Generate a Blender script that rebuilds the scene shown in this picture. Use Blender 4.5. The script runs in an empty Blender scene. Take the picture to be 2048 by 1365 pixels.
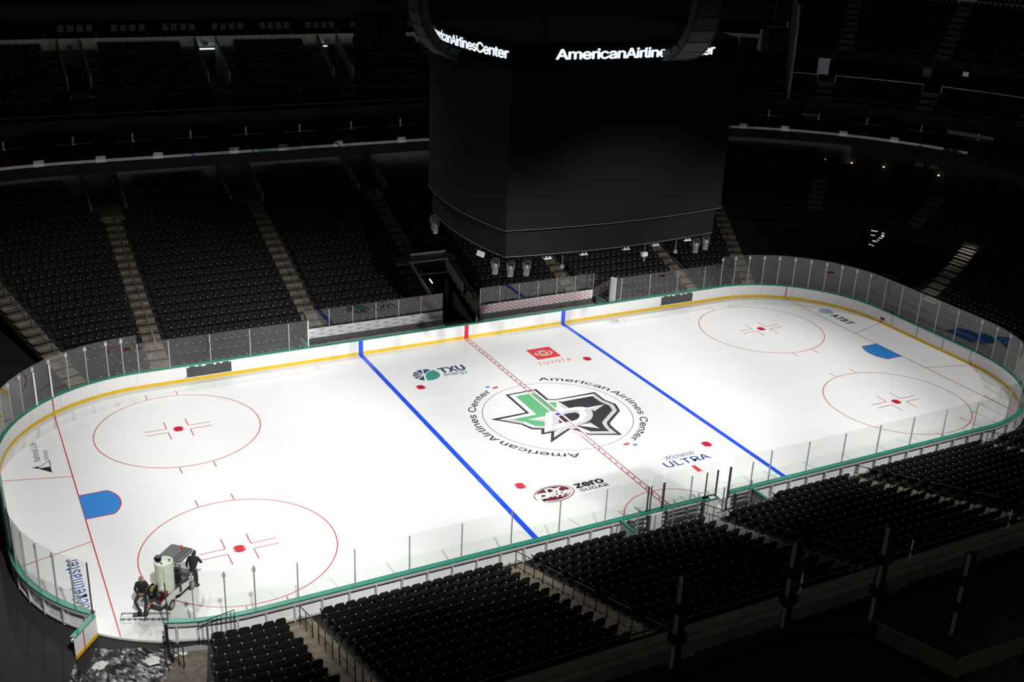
import bpy, bmesh, math, random, os
import numpy as np
from mathutils import Vector, Matrix
random.seed(7)
R = math.radians
sc = bpy.context.scene
COL = sc.collection

# ------------------------------------------------------------------ camera
cd = bpy.data.cameras.new('camera'); cam = bpy.data.objects.new('camera', cd); COL.objects.link(cam)
cd.sensor_fit = 'HORIZONTAL'; cd.sensor_width = 36.0; cd.lens = 2210.36 / 2048 * 36
cd.clip_start = 0.1; cd.clip_end = 400
CAM = Vector((-31.151, -51.404, 29.320)); yaw, pitch, roll = 0.4955186, 0.3897889, 0.0456028
_d = Vector((math.sin(yaw) * math.cos(pitch), math.cos(yaw) * math.cos(pitch), -math.sin(pitch)))
_r = Vector((math.cos(yaw), -math.sin(yaw), 0)); _u = _r.cross(_d)
_r2 = math.cos(roll) * _r + math.sin(roll) * _u; _u2 = -math.sin(roll) * _r + math.cos(roll) * _u
m = Matrix((( _r2.x, _u2.x, -_d.x, CAM.x), (_r2.y, _u2.y, -_d.y, CAM.y), (_r2.z, _u2.z, -_d.z, CAM.z), (0, 0, 0, 1)))
cam.matrix_world = m
sc.camera = cam

# ------------------------------------------------------------------ world, lights, exposure
w = bpy.data.worlds.new('world'); sc.world = w; w.use_nodes = True
w.node_tree.nodes['Background'].inputs[0].default_value = (1.0, 0.97, 0.92, 1)
w.node_tree.nodes['Background'].inputs[1].default_value = 0.021
sc.view_settings.view_transform = 'Standard'; sc.view_settings.look = 'None'
sc.view_settings.gamma = 1; sc.view_settings.exposure = 0.0; sc.view_settings.use_curve_mapping = False
sc.cycles.use_denoising = True
sc.cycles.max_bounces = 8; sc.cycles.diffuse_bounces = 4; sc.cycles.transparent_max_bounces = 32
sc.cycles.sample_clamp_indirect = 4.0

def spot(x, y, z, tx, ty, power, size, blend, col=(1, 0.985, 0.96), rad=0.6):
    l = bpy.data.lights.new('arena_spot', 'SPOT'); o = bpy.data.objects.new('arena_spot', l); COL.objects.link(o)
    l.energy = power; l.spot_size = R(size); l.spot_blend = blend; l.color = col; l.shadow_soft_size = rad
    o.location = (x, y, z); o.rotation_euler = (Vector((tx, ty, 0)) - Vector((x, y, z))).to_track_quat('-Z', 'Y').to_euler()
PW = 53000
for x, tx, ty, p, size in ((-26, -24, 1.0, 1.15, 42), (-14, -11, 0.5, 1.15, 38), (0, 0, 0.5, 1.0, 38), (14, 11, 0.5, .9, 38), (25, 21, 1.0, .55, 38)):   # near side catwalk floodlights
    spot(x, -37, 31, tx, ty, PW * p, size, 0.7)
for x, tx, p in ((-25, -22, .5), (-15, -13, .6), (18, 12, .9), (27, 20, .4)): spot(x, 33, 40, tx, -1.0, PW * p, 42, 0.8)        # far side floodlights

# ------------------------------------------------------------------ materials
MATS = {}
def mat(name, col, rough=0.6, metal=0.0, spec=0.5, emit=0.0, noise=0.0, nscale=6.0, coat=0.0, bump=0.0):
    if name in MATS: return MATS[name]
    M = bpy.data.materials.new(name); M.use_nodes = True; nt = M.node_tree; b = nt.nodes['Principled BSDF']
    b.inputs['Base Color'].default_value = (*col, 1); b.inputs['Roughness'].default_value = rough
    b.inputs['Metallic'].default_value = metal; b.inputs['Specular IOR Level'].default_value = spec
    if coat: b.inputs['Coat Weight'].default_value = coat
    if emit:
        b.inputs['Emission Color'].default_value = (*col, 1); b.inputs['Emission Strength'].default_value = emit
    if noise or bump:
        tc = nt.nodes.new('ShaderNodeTexCoord'); n = nt.nodes.new('ShaderNodeTexNoise'); n.inputs['Scale'].default_value = nscale
        n.inputs['Detail'].default_value = 5; nt.links.new(tc.outputs['Object'], n.inputs['Vector'])
        if noise:
            r = nt.nodes.new('ShaderNodeMapRange'); r.inputs[1].default_value = 0.3; r.inputs[2].default_value = 0.7
            r.inputs[3].default_value = 1 - noise; r.inputs[4].default_value = 1 + noise
            nt.links.new(n.outputs['Fac'], r.inputs[0])
            mx = nt.nodes.new('ShaderNodeMix'); mx.data_type = 'RGBA'; mx.blend_type = 'MULTIPLY'; mx.inputs['Factor'].default_value = 1
            mx.inputs[6].default_value = (*col, 1); nt.links.new(r.outputs[0], mx.inputs[7]); nt.links.new(mx.outputs[2], b.inputs['Base Color'])
        if bump:
            bp = nt.nodes.new('ShaderNodeBump'); bp.inputs['Strength'].default_value = bump
            nt.links.new(n.outputs['Fac'], bp.inputs['Height']); nt.links.new(bp.outputs[0], b.inputs['Normal'])
    MATS[name] = M
    return M

def glass_mat(name, tint=0.985, gain=1.9):
    M = bpy.data.materials.new(name); M.use_nodes = True; nt = M.node_tree; nt.nodes.clear()
    out = nt.nodes.new('ShaderNodeOutputMaterial'); tr = nt.nodes.new('ShaderNodeBsdfTransparent'); gl = nt.nodes.new('ShaderNodeBsdfGlossy')
    tr.inputs[0].default_value = (tint, tint * 1.01, tint, 1); gl.inputs['Roughness'].default_value = 0.02
    gl.inputs[0].default_value = (1, 1, 1, 1)
    lw = nt.nodes.new('ShaderNodeFresnel'); lw.inputs['IOR'].default_value = 1.5
    g = nt.nodes.new('ShaderNodeNewGeometry'); inv = nt.nodes.new('ShaderNodeMath'); inv.operation = 'SUBTRACT'; inv.inputs[0].default_value = 1
    nt.links.new(g.outputs['Backfacing'], inv.inputs[1])
    mu = nt.nodes.new('ShaderNodeMath'); mu.operation = 'MULTIPLY'; nt.links.new(lw.outputs[0], mu.inputs[0]); nt.links.new(inv.outputs[0], mu.inputs[1])
    m2 = nt.nodes.new('ShaderNodeMath'); m2.operation = 'MULTIPLY'; m2.use_clamp = True; m2.inputs[1].default_value = gain
    nt.links.new(mu.outputs[0], m2.inputs[0])
    mx = nt.nodes.new('ShaderNodeMixShader'); nt.links.new(m2.outputs[0], mx.inputs[0]); nt.links.new(tr.outputs[0], mx.inputs[1]); nt.links.new(gl.outputs[0], mx.inputs[2])
    nt.links.new(mx.outputs[0], out.inputs[0]); MATS[name] = M
    return M

def translucent(name, col):
    M = bpy.data.materials.new(name); M.use_nodes = True; nt = M.node_tree; nt.nodes.clear()
    out = nt.nodes.new('ShaderNodeOutputMaterial'); tr = nt.nodes.new('ShaderNodeBsdfTranslucent'); df = nt.nodes.new('ShaderNodeBsdfDiffuse'); mx = nt.nodes.new('ShaderNodeMixShader')
    tr.inputs[0].default_value = (*col, 1); df.inputs[0].default_value = (*col, 1); mx.inputs[0].default_value = .7
    nt.links.new(df.outputs[0], mx.inputs[1]); nt.links.new(tr.outputs[0], mx.inputs[2]); nt.links.new(mx.outputs[0], out.inputs[0]); MATS[name] = M
    return M

def ice_mat():
    M = bpy.data.materials.new('ice'); M.use_nodes = True; nt = M.node_tree; b = nt.nodes['Principled BSDF']
    b.inputs['Roughness'].default_value = 0.2; b.inputs['IOR'].default_value = 1.31
    tc = nt.nodes.new('ShaderNodeTexCoord'); n = nt.nodes.new('ShaderNodeTexNoise'); n.inputs['Scale'].default_value = 0.35; n.inputs['Detail'].default_value = 6
    nt.links.new(tc.outputs['Object'], n.inputs['Vector'])
    r = nt.nodes.new('ShaderNodeMapRange'); r.inputs[1].default_value = .3; r.inputs[2].default_value = .7; r.inputs[3].default_value = .965; r.inputs[4].default_value = 1.0
    nt.links.new(n.outputs['Fac'], r.inputs[0])
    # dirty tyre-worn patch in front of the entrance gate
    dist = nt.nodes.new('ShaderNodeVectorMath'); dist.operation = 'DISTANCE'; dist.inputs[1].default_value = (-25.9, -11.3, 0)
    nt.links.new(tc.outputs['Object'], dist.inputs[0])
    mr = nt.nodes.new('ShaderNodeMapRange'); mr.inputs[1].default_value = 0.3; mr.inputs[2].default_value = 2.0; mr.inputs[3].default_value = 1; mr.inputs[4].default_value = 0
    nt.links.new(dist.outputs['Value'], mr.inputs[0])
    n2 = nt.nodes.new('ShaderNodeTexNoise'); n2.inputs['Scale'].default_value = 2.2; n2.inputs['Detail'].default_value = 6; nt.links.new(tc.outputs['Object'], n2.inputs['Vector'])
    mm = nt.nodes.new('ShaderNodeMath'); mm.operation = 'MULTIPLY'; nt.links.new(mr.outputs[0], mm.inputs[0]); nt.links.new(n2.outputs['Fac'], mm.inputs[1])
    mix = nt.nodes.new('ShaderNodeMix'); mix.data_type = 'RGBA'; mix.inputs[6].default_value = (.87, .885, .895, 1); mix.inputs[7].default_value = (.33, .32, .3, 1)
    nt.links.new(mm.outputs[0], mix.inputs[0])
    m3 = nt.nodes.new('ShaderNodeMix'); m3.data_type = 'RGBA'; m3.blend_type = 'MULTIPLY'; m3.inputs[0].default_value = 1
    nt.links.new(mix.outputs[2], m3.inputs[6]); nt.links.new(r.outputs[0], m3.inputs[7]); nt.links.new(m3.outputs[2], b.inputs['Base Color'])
    MATS['ice'] = M
    return M

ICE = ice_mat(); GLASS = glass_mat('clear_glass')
WHITE = mat('white_board', (.86, .86, .86), .35); YEL = mat('yellow_kick', (.80, .52, .02), .4, noise=.08, nscale=2)
GREEN = mat('green_cap', (.028, .25, .18), .4); BLUE = mat('line_blue', (.02, .10, .78), .35); RED = mat('line_red', (.62, .02, .05), .35)
ALU = mat('aluminium', (.55, .55, .57), .35, .6); STEEL = mat('steel_tube', (.42, .44, .45), .3, .8)
DKGREEN = mat('dark_green_paint', (.012, .03, .024), .4); BLACK = mat('black_paint', (.008, .008, .009), .5)
SEAT = mat('seat_fabric', (.015, .0155, .016), .85, spec=.15); SEATP = mat('seat_plastic', (.012, .0125, .013), .7, spec=.2); GLINT = mat('armrest_silver', (.75, .75, .75), .25, .3)
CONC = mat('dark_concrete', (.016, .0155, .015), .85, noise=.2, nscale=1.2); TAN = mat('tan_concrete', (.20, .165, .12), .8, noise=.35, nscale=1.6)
GREYC = mat('grey_concrete', (.20, .195, .185), .8, noise=.15, nscale=1.0); DARKW = mat('dark_wall', (.012, .012, .012), .8); WALL = mat('warm_wall', (.17, .165, .15), .7, noise=.08, nscale=.8)
FASCIA = mat('dark_fascia', (.004, .004, .0042), .5, spec=.2); WOOD = mat('orange_wood', (.22, .06, .022), .5)
GREYP = mat('grey_panel', (.50, .53, .58), .5); DKGREY = mat('dark_grey', (.05, .052, .056), .5); LBLUE = mat('crease_blue', (.06, .30, .66), .35)

# ------------------------------------------------------------------ mesh builder
class MB:
    def __init__(s): s.v = []; s.f = []; s.mi = []; s.cur = 0
    def add(s, vs, fs):
        b = len(s.v); s.v += [tuple(q) for q in vs]
        for f in fs: s.f.append(tuple(i + b for i in f)); s.mi.append(s.cur)
    def box(s, x0, x1, y0, y1, z0, z1):
        s.add([(x0, y0, z0), (x1, y0, z0), (x1, y1, z0), (x0, y1, z0), (x0, y0, z1), (x1, y0, z1), (x1, y1, z1), (x0, y1, z1)],
              [(0, 3, 2, 1), (4, 5, 6, 7), (0, 1, 5, 4), (1, 2, 6, 5), (2, 3, 7, 6), (3, 0, 4, 7)])
        return s
    def obox(s, o, a, b, c):          # parallelepiped from corner o with edge vectors a, b, c
        o, a, b, c = Vector(o), Vector(a), Vector(b), Vector(c)
        if a.cross(b).dot(c) < 0: a, b = b, a
        s.add([o, o + a, o + a + b, o + b, o + c, o + a + c, o + a + b + c, o + b + c],
              [(0, 3, 2, 1), (4, 5, 6, 7), (0, 1, 5, 4), (1, 2, 6, 5), (2, 3, 7, 6), (3, 0, 4, 7)])
        return s
    def cbox(s, c, d, up, w, h, t):   # box centred at c: length w along d, height h along up, thickness t
        d, up = Vector(d).normalized(), Vector(up).normalized(); n = d.cross(up).normalized(); up = n.cross(d)
        return s.obox(Vector(c) - d * w / 2 - up * h / 2 - n * t / 2, d * w, up * h, n * t)
    def prism(s, poly, z0, z1):
        a = sum(poly[i][0] * poly[(i + 1) % len(poly)][1] - poly[(i + 1) % len(poly)][0] * poly[i][1] for i in range(len(poly)))
        if a < 0: poly = poly[::-1]
        n = len(poly)
        s.add([(x, y, z0) for x, y in poly] + [(x, y, z1) for x, y in poly],
              [tuple(range(n - 1, -1, -1)), tuple(range(n, 2 * n))] + [(i, (i + 1) % n, n + (i + 1) % n, n + i) for i in range(n)])
        return s
    def extr(s, pts, vec):            # 3-D polygon extruded along vec
        n = len(pts); vec = Vector(vec); P = [Vector(p) for p in pts]
        s.add(P + [p + vec for p in P], [tuple(range(n)), tuple(range(2 * n - 1, n - 1, -1))] + [(i, n + i, n + (i + 1) % n, (i + 1) % n) for i in range(n)])
        return s
    def tube(s, path, r, n=8, r1=None, cap=True):
        P = [Vector(p) for p in path]; k = len(P); rings = []
        for i, p in enumerate(P):
            t = (P[min(i + 1, k - 1)] - P[max(i - 1, 0)]).normalized()
            a = Vector((0, 0, 1)) if abs(t.z) < .9 else Vector((1, 0, 0)); u = t.cross(a).normalized(); w_ = t.cross(u)
            rr = r if r1 is None else r + (r1 - r) * i / (k - 1)
            rings.append([p + rr * (math.cos(2 * math.pi * j / n) * u + math.sin(2 * math.pi * j / n) * w_) for j in range(n)])
        vs = [q for g in rings for q in g]; fs = []
        for i in range(k - 1):
            for j in range(n): fs.append((i * n + j, (i + 1) * n + j, (i + 1) * n + (j + 1) % n, i * n + (j + 1) % n))
        if cap: fs += [tuple(range(n)), tuple(range(k * n - 1, (k - 1) * n - 1, -1))]
        s.add(vs, fs)
        return s
    def lathe(s, prof, c, n=20, closed=True):
        cx, cy, cz = c; k = len(prof)
        vs = [(cx + r * math.cos(2 * math.pi * j / n), cy + r * math.sin(2 * math.pi * j / n), cz + z) for r, z in prof for j in range(n)]
        fs = [(i * n + j, i * n + (j + 1) % n, (i + 1) * n + (j + 1) % n, (i + 1) * n + j) for i in range(k - 1) for j in range(n)]
        if closed: fs += [tuple(range(n - 1, -1, -1)), tuple(range((k - 1) * n, k * n))]
        s.add(vs, fs)
        return s
    def ball(s, c, r, n=10, sz=1.0):
        return s.lathe([(max(r * math.sin(math.pi * i / 8), 1e-4), -r * sz * math.cos(math.pi * i / 8)) for i in range(9)], c, n, False)
    def build(s, name, mats, parent=None, smooth=False, label=None, local=False):
        me = bpy.data.meshes.new(name)
        v = s.v
        if parent is not None and not local:
            L = world_loc(parent); v = [(x - L[0], y - L[1], z - L[2]) for x, y, z in v]
        me.from_pydata(v, [], s.f)
        ml = mats if isinstance(mats, (list, tuple)) else [mats]
        for q in ml: me.materials.append(q)
        if len(ml) > 1: me.polygons.foreach_set('material_index', s.mi)
        if smooth: me.polygons.foreach_set('use_smooth', [True] * len(me.polygons))
        me.update()
        o = bpy.data.objects.new(name, me); COL.objects.link(o)
        if parent is not None: o.parent = parent
        if label: o['label'] = label
        return o

def world_loc(o):
    L = Vector((0, 0, 0))
    while o is not None: L += Vector(o.location); o = o.parent
    return L
def tag(o, label, cat, group=None, kind=None):
    if label: o['label'] = label
    if cat: o['category'] = cat
    if group: o['group'] = group
    if kind: o['kind'] = kind
    return o
def thing(name, label, cat, loc=(0, 0, 0), rz=0.0, group=None):
    o = bpy.data.objects.new(name, None); COL.objects.link(o); o.empty_display_size = .2
    o.location = loc; o.rotation_euler = (0, 0, rz)
    return tag(o, label, cat, group)
def struct(name, mb, m_, label, cat, smooth=False):
    return tag(mb.build(name, m_, smooth=smooth), label, cat, kind='structure')
ORD = 'first second third fourth fifth sixth seventh eighth ninth tenth eleventh twelfth thirteenth fourteenth fifteenth sixteenth seventeenth eighteenth nineteenth twentieth twenty-first twenty-second twenty-third twenty-fourth twenty-fifth twenty-sixth twenty-seventh twenty-eighth twenty-ninth thirtieth thirty-first thirty-second thirty-third thirty-fourth thirty-fifth thirty-sixth'.split()

# ------------------------------------------------------------------ arena plan: everything runs parallel to the rounded rink
HX, HY = 21.95, 4.42
def st(t):
    """station t along the ring (0 = middle of far side, 1 unit = 1 m on straights, 1 degree on corners) -> corner centre and normal"""
    s = 1 if t >= 0 else -1; a = abs(t)
    if a <= HX: return (s * a, HY, 0, 1)
    if a <= HX + 90: p = R(a - HX); return (s * HX, HY, s * math.sin(p), math.cos(p))
    if a <= HX + 90 + 2 * HY: return (s * HX, HY - (a - HX - 90), s, 0)
    if a <= HX + 180 + 2 * HY: p = R(90 + a - HX - 90 - 2 * HY); return (s * HX, -HY, s * math.sin(p), math.cos(p))
    return (s * (HX - (a - HX - 180 - 2 * HY)), -HY, 0, -1)
def pt(t, rho, sy=1):
    cx, cy, nx, ny = st(t)
    return (cx + nx * rho, sy * (cy + ny * rho))
def stations(t0, t1, step=5):
    L = [t0, t1]
    for b in (HX, HX + 90, HX + 90 + 2 * HY, HX + 180 + 2 * HY):
        for s in (-1, 1):
            if t0 < s * b < t1: L.append(s * b)
    for base in (HX, HX + 90 + 2 * HY):
        k = step
        while k < 90:
            for s in (-1, 1):
                if t0 < s * (base + k) < t1: L.append(s * (base + k))
            k += step
    return sorted(set(round(x, 4) for x in L))
def sweep(mb, prof, t0, t1, sy=1, step=5):
    T = stations(t0, t1, step); n = len(prof); vs = []
    for t in T:
        for rho, z in prof:
            x, y = pt(t, rho, sy); vs.append((x, y, z))
    fs = []
    flip = sy < 0
    for i in range(len(T) - 1):
        for j in range(n):
            q = (i * n + j, i * n + (j + 1) % n, (i + 1) * n + (j + 1) % n, (i + 1) * n + j)
            fs.append(q[::-1] if flip else q)
    a = tuple(range(n)); b = tuple(range((len(T) - 1) * n, len(T) * n))
    fs += [a if flip else a[::-1], b[::-1] if flip else b]
    mb.add(vs, fs)
    return mb
def rect(r0, r1, z0, z1): return [(r0, z0), (r1, z0), (r1, z1), (r0, z1)]

LOGO = [["K",[[-1.66,3.69],[0.53,3.71],[0.52,2.11],[0.98,1.92],[3.76,1.91],[3.76,0.67],[4.08,-0.1],[3.8,-1.02],[2.33,-2.19],[2.22,-2.46],[2.19,-2.85],[2.17,-3.82],[0.29,-3.03],[0.23,-2.52],[0.12,-2.6],[-0.02,-2.24],[-0.26,-1.98],[-2.2,-3.05],[-1.57,-1.98],[-2.2,-1.93],[-1.88,-1.37],[-2.38,-1.16],[-2.68,-0.35],[-4.05,0.97],[-1.67,0.99]]],["W",[[-1.49,3.55],[0.34,3.54],[0.34,2.03],[0.93,1.79],[3.6,1.71],[3.59,0.71],[3.88,-0.12],[3.65,-0.93],[2.2,-2.04],[2.06,-2.32],[1.96,-2.72],[1.98,-3.56],[0.43,-2.94],[0.28,-2.45],[0.09,-2.06],[-0.2,-1.88],[-1.91,-1.78],[-1.64,-1.31],[-2.24,-1.0],[-2.54,-0.29],[-3.63,0.76],[-1.51,0.81]]],["S",[[3.6,1.71],[3.59,0.71],[3.88,-0.12],[3.65,-0.93],[2.2,-2.04],[2.06,-2.32],[1.96,-2.72],[1.98,-3.56],[0.43,-2.94],[0.67,-2.7],[1.71,-3.14],[1.75,-2.51],[1.92,-1.95],[3.41,-0.76],[3.56,-0.16],[3.32,0.58],[3.29,1.42]]],["G",[[-1.18,3.25],[0.07,3.26],[0.19,1.77],[0.78,1.52],[0.12,0.46],[-0.54,0.48],[-0.78,0.09],[-2.02,0.09],[-1.2,-0.56],[-1.49,-1.07],[-2.02,-0.79],[-2.3,-0.11],[-2.89,0.46],[-1.2,0.49]]],["S",[[-1.97,0.07],[-0.97,-0.21],[-1.2,-0.56]]],["S",[[-3.62,0.75],[-2.89,0.46],[-2.3,-0.11],[-2.53,-0.28]]],["S",[[-2.03,-0.84],[-1.49,-1.07],[-1.64,-1.31],[-2.22,-1.01]]],["S",[[0.31,3.44],[0.33,2.02],[0.23,1.92],[0.21,3.38]]],["K",[[0.92,1.67],[1.09,1.46],[3.3,1.44],[3.32,0.58],[3.56,-0.16],[3.41,-0.76],[1.92,-1.95],[1.75,-2.51],[1.71,-3.12],[0.67,-2.7],[0.26,-1.76],[-0.06,-1.38],[1.06,0.54]]],["W",[[-0.56,0.48],[0.14,0.45],[0.81,1.58],[0.64,0.51],[1.57,0.46],[1.88,0.35],[2.11,0.14],[2.2,-0.17],[2.14,-0.5],[1.95,-0.88],[1.72,-1.17],[1.41,-1.43],[1.14,-1.57],[0.8,-1.68],[0.14,-1.77],[-0.35,-1.79],[-0.77,-1.74],[-1.9,-1.75]]],["S",[[0.92,1.67],[1.07,0.53],[0.64,0.51]]],["S",[[1.72,-0.13],[2.07,0.06],[2.19,-0.13],[2.14,-0.5],[1.95,-0.88],[1.72,-1.17],[1.41,-1.43],[1.14,-1.57],[0.8,-1.68],[0.14,-1.77],[-0.84,-1.86],[-1.85,-1.77],[-1.24,-1.51],[0.05,-1.61],[0.31,-1.47],[0.77,-1.41],[1.17,-1.2],[1.55,-0.78],[1.71,-0.46]]],["S",[[0.22,0.16],[0.9,0.21],[1.37,0.11],[1.6,-0.12],[1.26,-0.27],[1.08,-0.16],[0.69,-0.1],[0.22,-0.16]]],["S",[[-0.28,0.11],[-0.16,-0.46],[-0.55,-1.12],[-1.21,-1.43]]],["K",[[0.22,-0.16],[0.67,-0.12],[1.08,-0.17],[1.22,-0.29],[1.2,-0.57],[1.03,-0.82],[0.76,-1.03],[0.46,-1.12],[0.22,-1.12],[-0.54,-1.09],[-0.08,-0.3]]],["W",[[2.1,0.11],[3.36,0.09],[2.32,-0.48],[2.18,-0.16]]],["S",[[2.14,-0.11],[3.36,0.09],[2.32,-0.48]]],["W",[[0.37,-1.78],[1.25,-1.74],[1.35,-2.59]]],["S",[[0.97,-1.75],[1.25,-1.74],[1.35,-2.59]]],["W",[[-1.32,-1.93],[-0.77,-1.8],[-1.74,-2.6]]],["S",[[-0.92,-1.89],[-0.77,-1.74],[-0.27,-1.85],[-1.71,-2.58]]]]
# ------------------------------------------------------------------ ice sheet and everything painted in it
F = 0.3048
floor = MB(); floor.add([(-75, -75, -.12), (75, -75, -.12), (75, 75, -.12), (-75, 75, -.12), (-75, -75, -.3), (75, -75, -.3), (75, 75, -.3), (-75, 75, -.3)],
                        [(0, 1, 2, 3), (7, 6, 5, 4), (0, 4, 5, 1), (1, 5, 6, 2), (2, 6, 7, 3), (3, 7, 4, 0)])
struct('floor', floor, CONC, 'dark concrete arena floor around and under the ice', 'floor')
loop = [pt(t, 8.56) for t in stations(-(HX + 90 + HY), HX + 90 + HY, 3)][:-1]
loop = loop + [(x, -y) for x, y in loop[::-1]]
seen = []; [seen.append(q) for q in loop if not any(abs(q[0] - s_[0]) + abs(q[1] - s_[1]) < .02 for s_ in seen)]
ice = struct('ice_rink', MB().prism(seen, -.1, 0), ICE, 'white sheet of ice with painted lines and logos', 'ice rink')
PZ = [0.004]
PAINT = {}
def paint(name, c, rough=.22): return mat('paint_' + name, c, rough, spec=.35)
P_RED = paint('red', (.55, .015, .04)); P_BLUE = paint('blue', (.02, .09, .80)); P_DK = paint('dark', (.035, .035, .042)); P_WH = paint('white', (.87, .885, .895))
P_GR = paint('silver', (.62, .60, .62)); P_GN = paint('green', (.13, .47, .22)); P_CR = paint('crease', (.035, .25, .72)); P_NAVY = paint('navy', (.02, .045, .28))
P_TX = paint('slate', (.04, .08, .17)); P_TEAL = paint('teal', (.06, .32, .27)); P_TOY = paint('toy_red', (.80, .06, .06)); P_MAR = paint('maroon', (.16, .03, .045))
P_ATT = paint('att_blue', (.06, .22, .48)); P_BLK = paint('black', (.012, .012, .014)); P_LINE = paint('thin_navy', (.06, .04, .12)); P_SKY = paint('sky', (.05, .3, .75))

def flat(mb, poly):
    a = sum(poly[i][0] * poly[(i + 1) % len(poly)][1] - poly[(i + 1) % len(poly)][0] * poly[i][1] for i in range(len(poly)))
    if a < 0: poly = poly[::-1]
    mb.add([(x, y, 0) for x, y in poly], [tuple(range(len(poly)))])
def frect(mb, x0, x1, y0, y1): flat(mb, [(x0, y0), (x1, y0), (x1, y1), (x0, y1)])
def fring(mb, cx, cy, r0, r1, a0=0, a1=360, n=72, ex=1.0):
    k = max(3, int(n * (a1 - a0) / 360)); A = [R(a0 + (a1 - a0) * i / k) for i in range(k + 1)]
    for i in range(k):
        flat(mb, [(cx + r * math.cos(a), cy + ex * r * math.sin(a)) for r, a in ((r0, A[i]), (r1, A[i]), (r1, A[i + 1]), (r0, A[i + 1]))])
def fdisc(mb, cx, cy, rx, ry, n=40): flat(mb, [(cx + rx * math.cos(2 * math.pi * i / n), cy + ry * math.sin(2 * math.pi * i / n)) for i in range(n)])
def decal(name, mb, m_, z, label=None):
    o = mb.build(name, m_, ice, label=label); o.location.z = z
    return o

_fonts = {}
def font():
    if 'f' not in _fonts:
        try: _fonts['f'] = bpy.data.fonts.load(os.path.join(bpy.utils.system_resource('DATAFILES'), 'fonts', 'Inter.woff2'))
        except Exception: _fonts['f'] = None
    return _fonts['f']
def glyphs(s, bold=0.0, spacing=1.0, res=4):
    """flat outline mesh of a word, in font units -> (verts, faces, bbox)"""
    c = bpy.data.curves.new('lettering', 'FONT'); c.body = s; c.resolution_u = res; c.offset = 0; c.space_character = spacing
    f_ = font()
    if f_: c.font = f_
    o = bpy.data.objects.new('lettering', c); COL.objects.link(o); bpy.context.view_layer.update()
    me = bpy.data.meshes.new_from_object(o.evaluated_get(bpy.context.evaluated_depsgraph_get()))
    v = [(q.co.x, q.co.y) for q in me.vertices]; fs = [tuple(p.vertices) for p in me.polygons]
    bpy.data.objects.remove(o); bpy.data.curves.remove(c); bpy.data.meshes.remove(me)
    xs = [a for a, b in v]; ys = [b for a, b in v]
    return v, fs, (min(xs), max(xs), min(ys), max(ys))
def word(mb, s, o, ux, uy, wdt, hgt, bold=0.0, spacing=1.0, shear=0.0, base=None, warp=None):
    """lay a word so that its outline fills the box o, o+ux*wdt, o+uy*hgt"""
    v, fs, (x0, x1, y0, y1) = glyphs(s, bold, spacing)
    if base is not None: y0, y1 = base
    det = ux[0] * uy[1] - ux[1] * uy[0] if not warp else -1
    steps = [(0, 0, 0)] if bold <= .005 else [(-bold * .8, 0, 0), (bold * .8, 0, .0012), (0, bold * .7, .0024), (0, -bold * .7, .0036)]
    for dx, dy, dz in steps:
        out = []
        for x, y in v:
            a = (x + dx - x0) / (x1 - x0) * wdt; b = (y + dy - y0) / (y1 - y0) * hgt; a += shear * b
            if warp: p = warp(a, b); out.append((p[0], p[1] - (dz if abs(p[2]) > 1 else 0), p[2] + (0 if abs(p[2]) > 1 else dz)))
            else: out.append((o[0] + ux[0] * a + uy[0] * b, o[1] + ux[1] * a + uy[1] * b, dz))
        mb.add(out, fs if det > 0 else [f[::-1] for f in fs])

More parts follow.
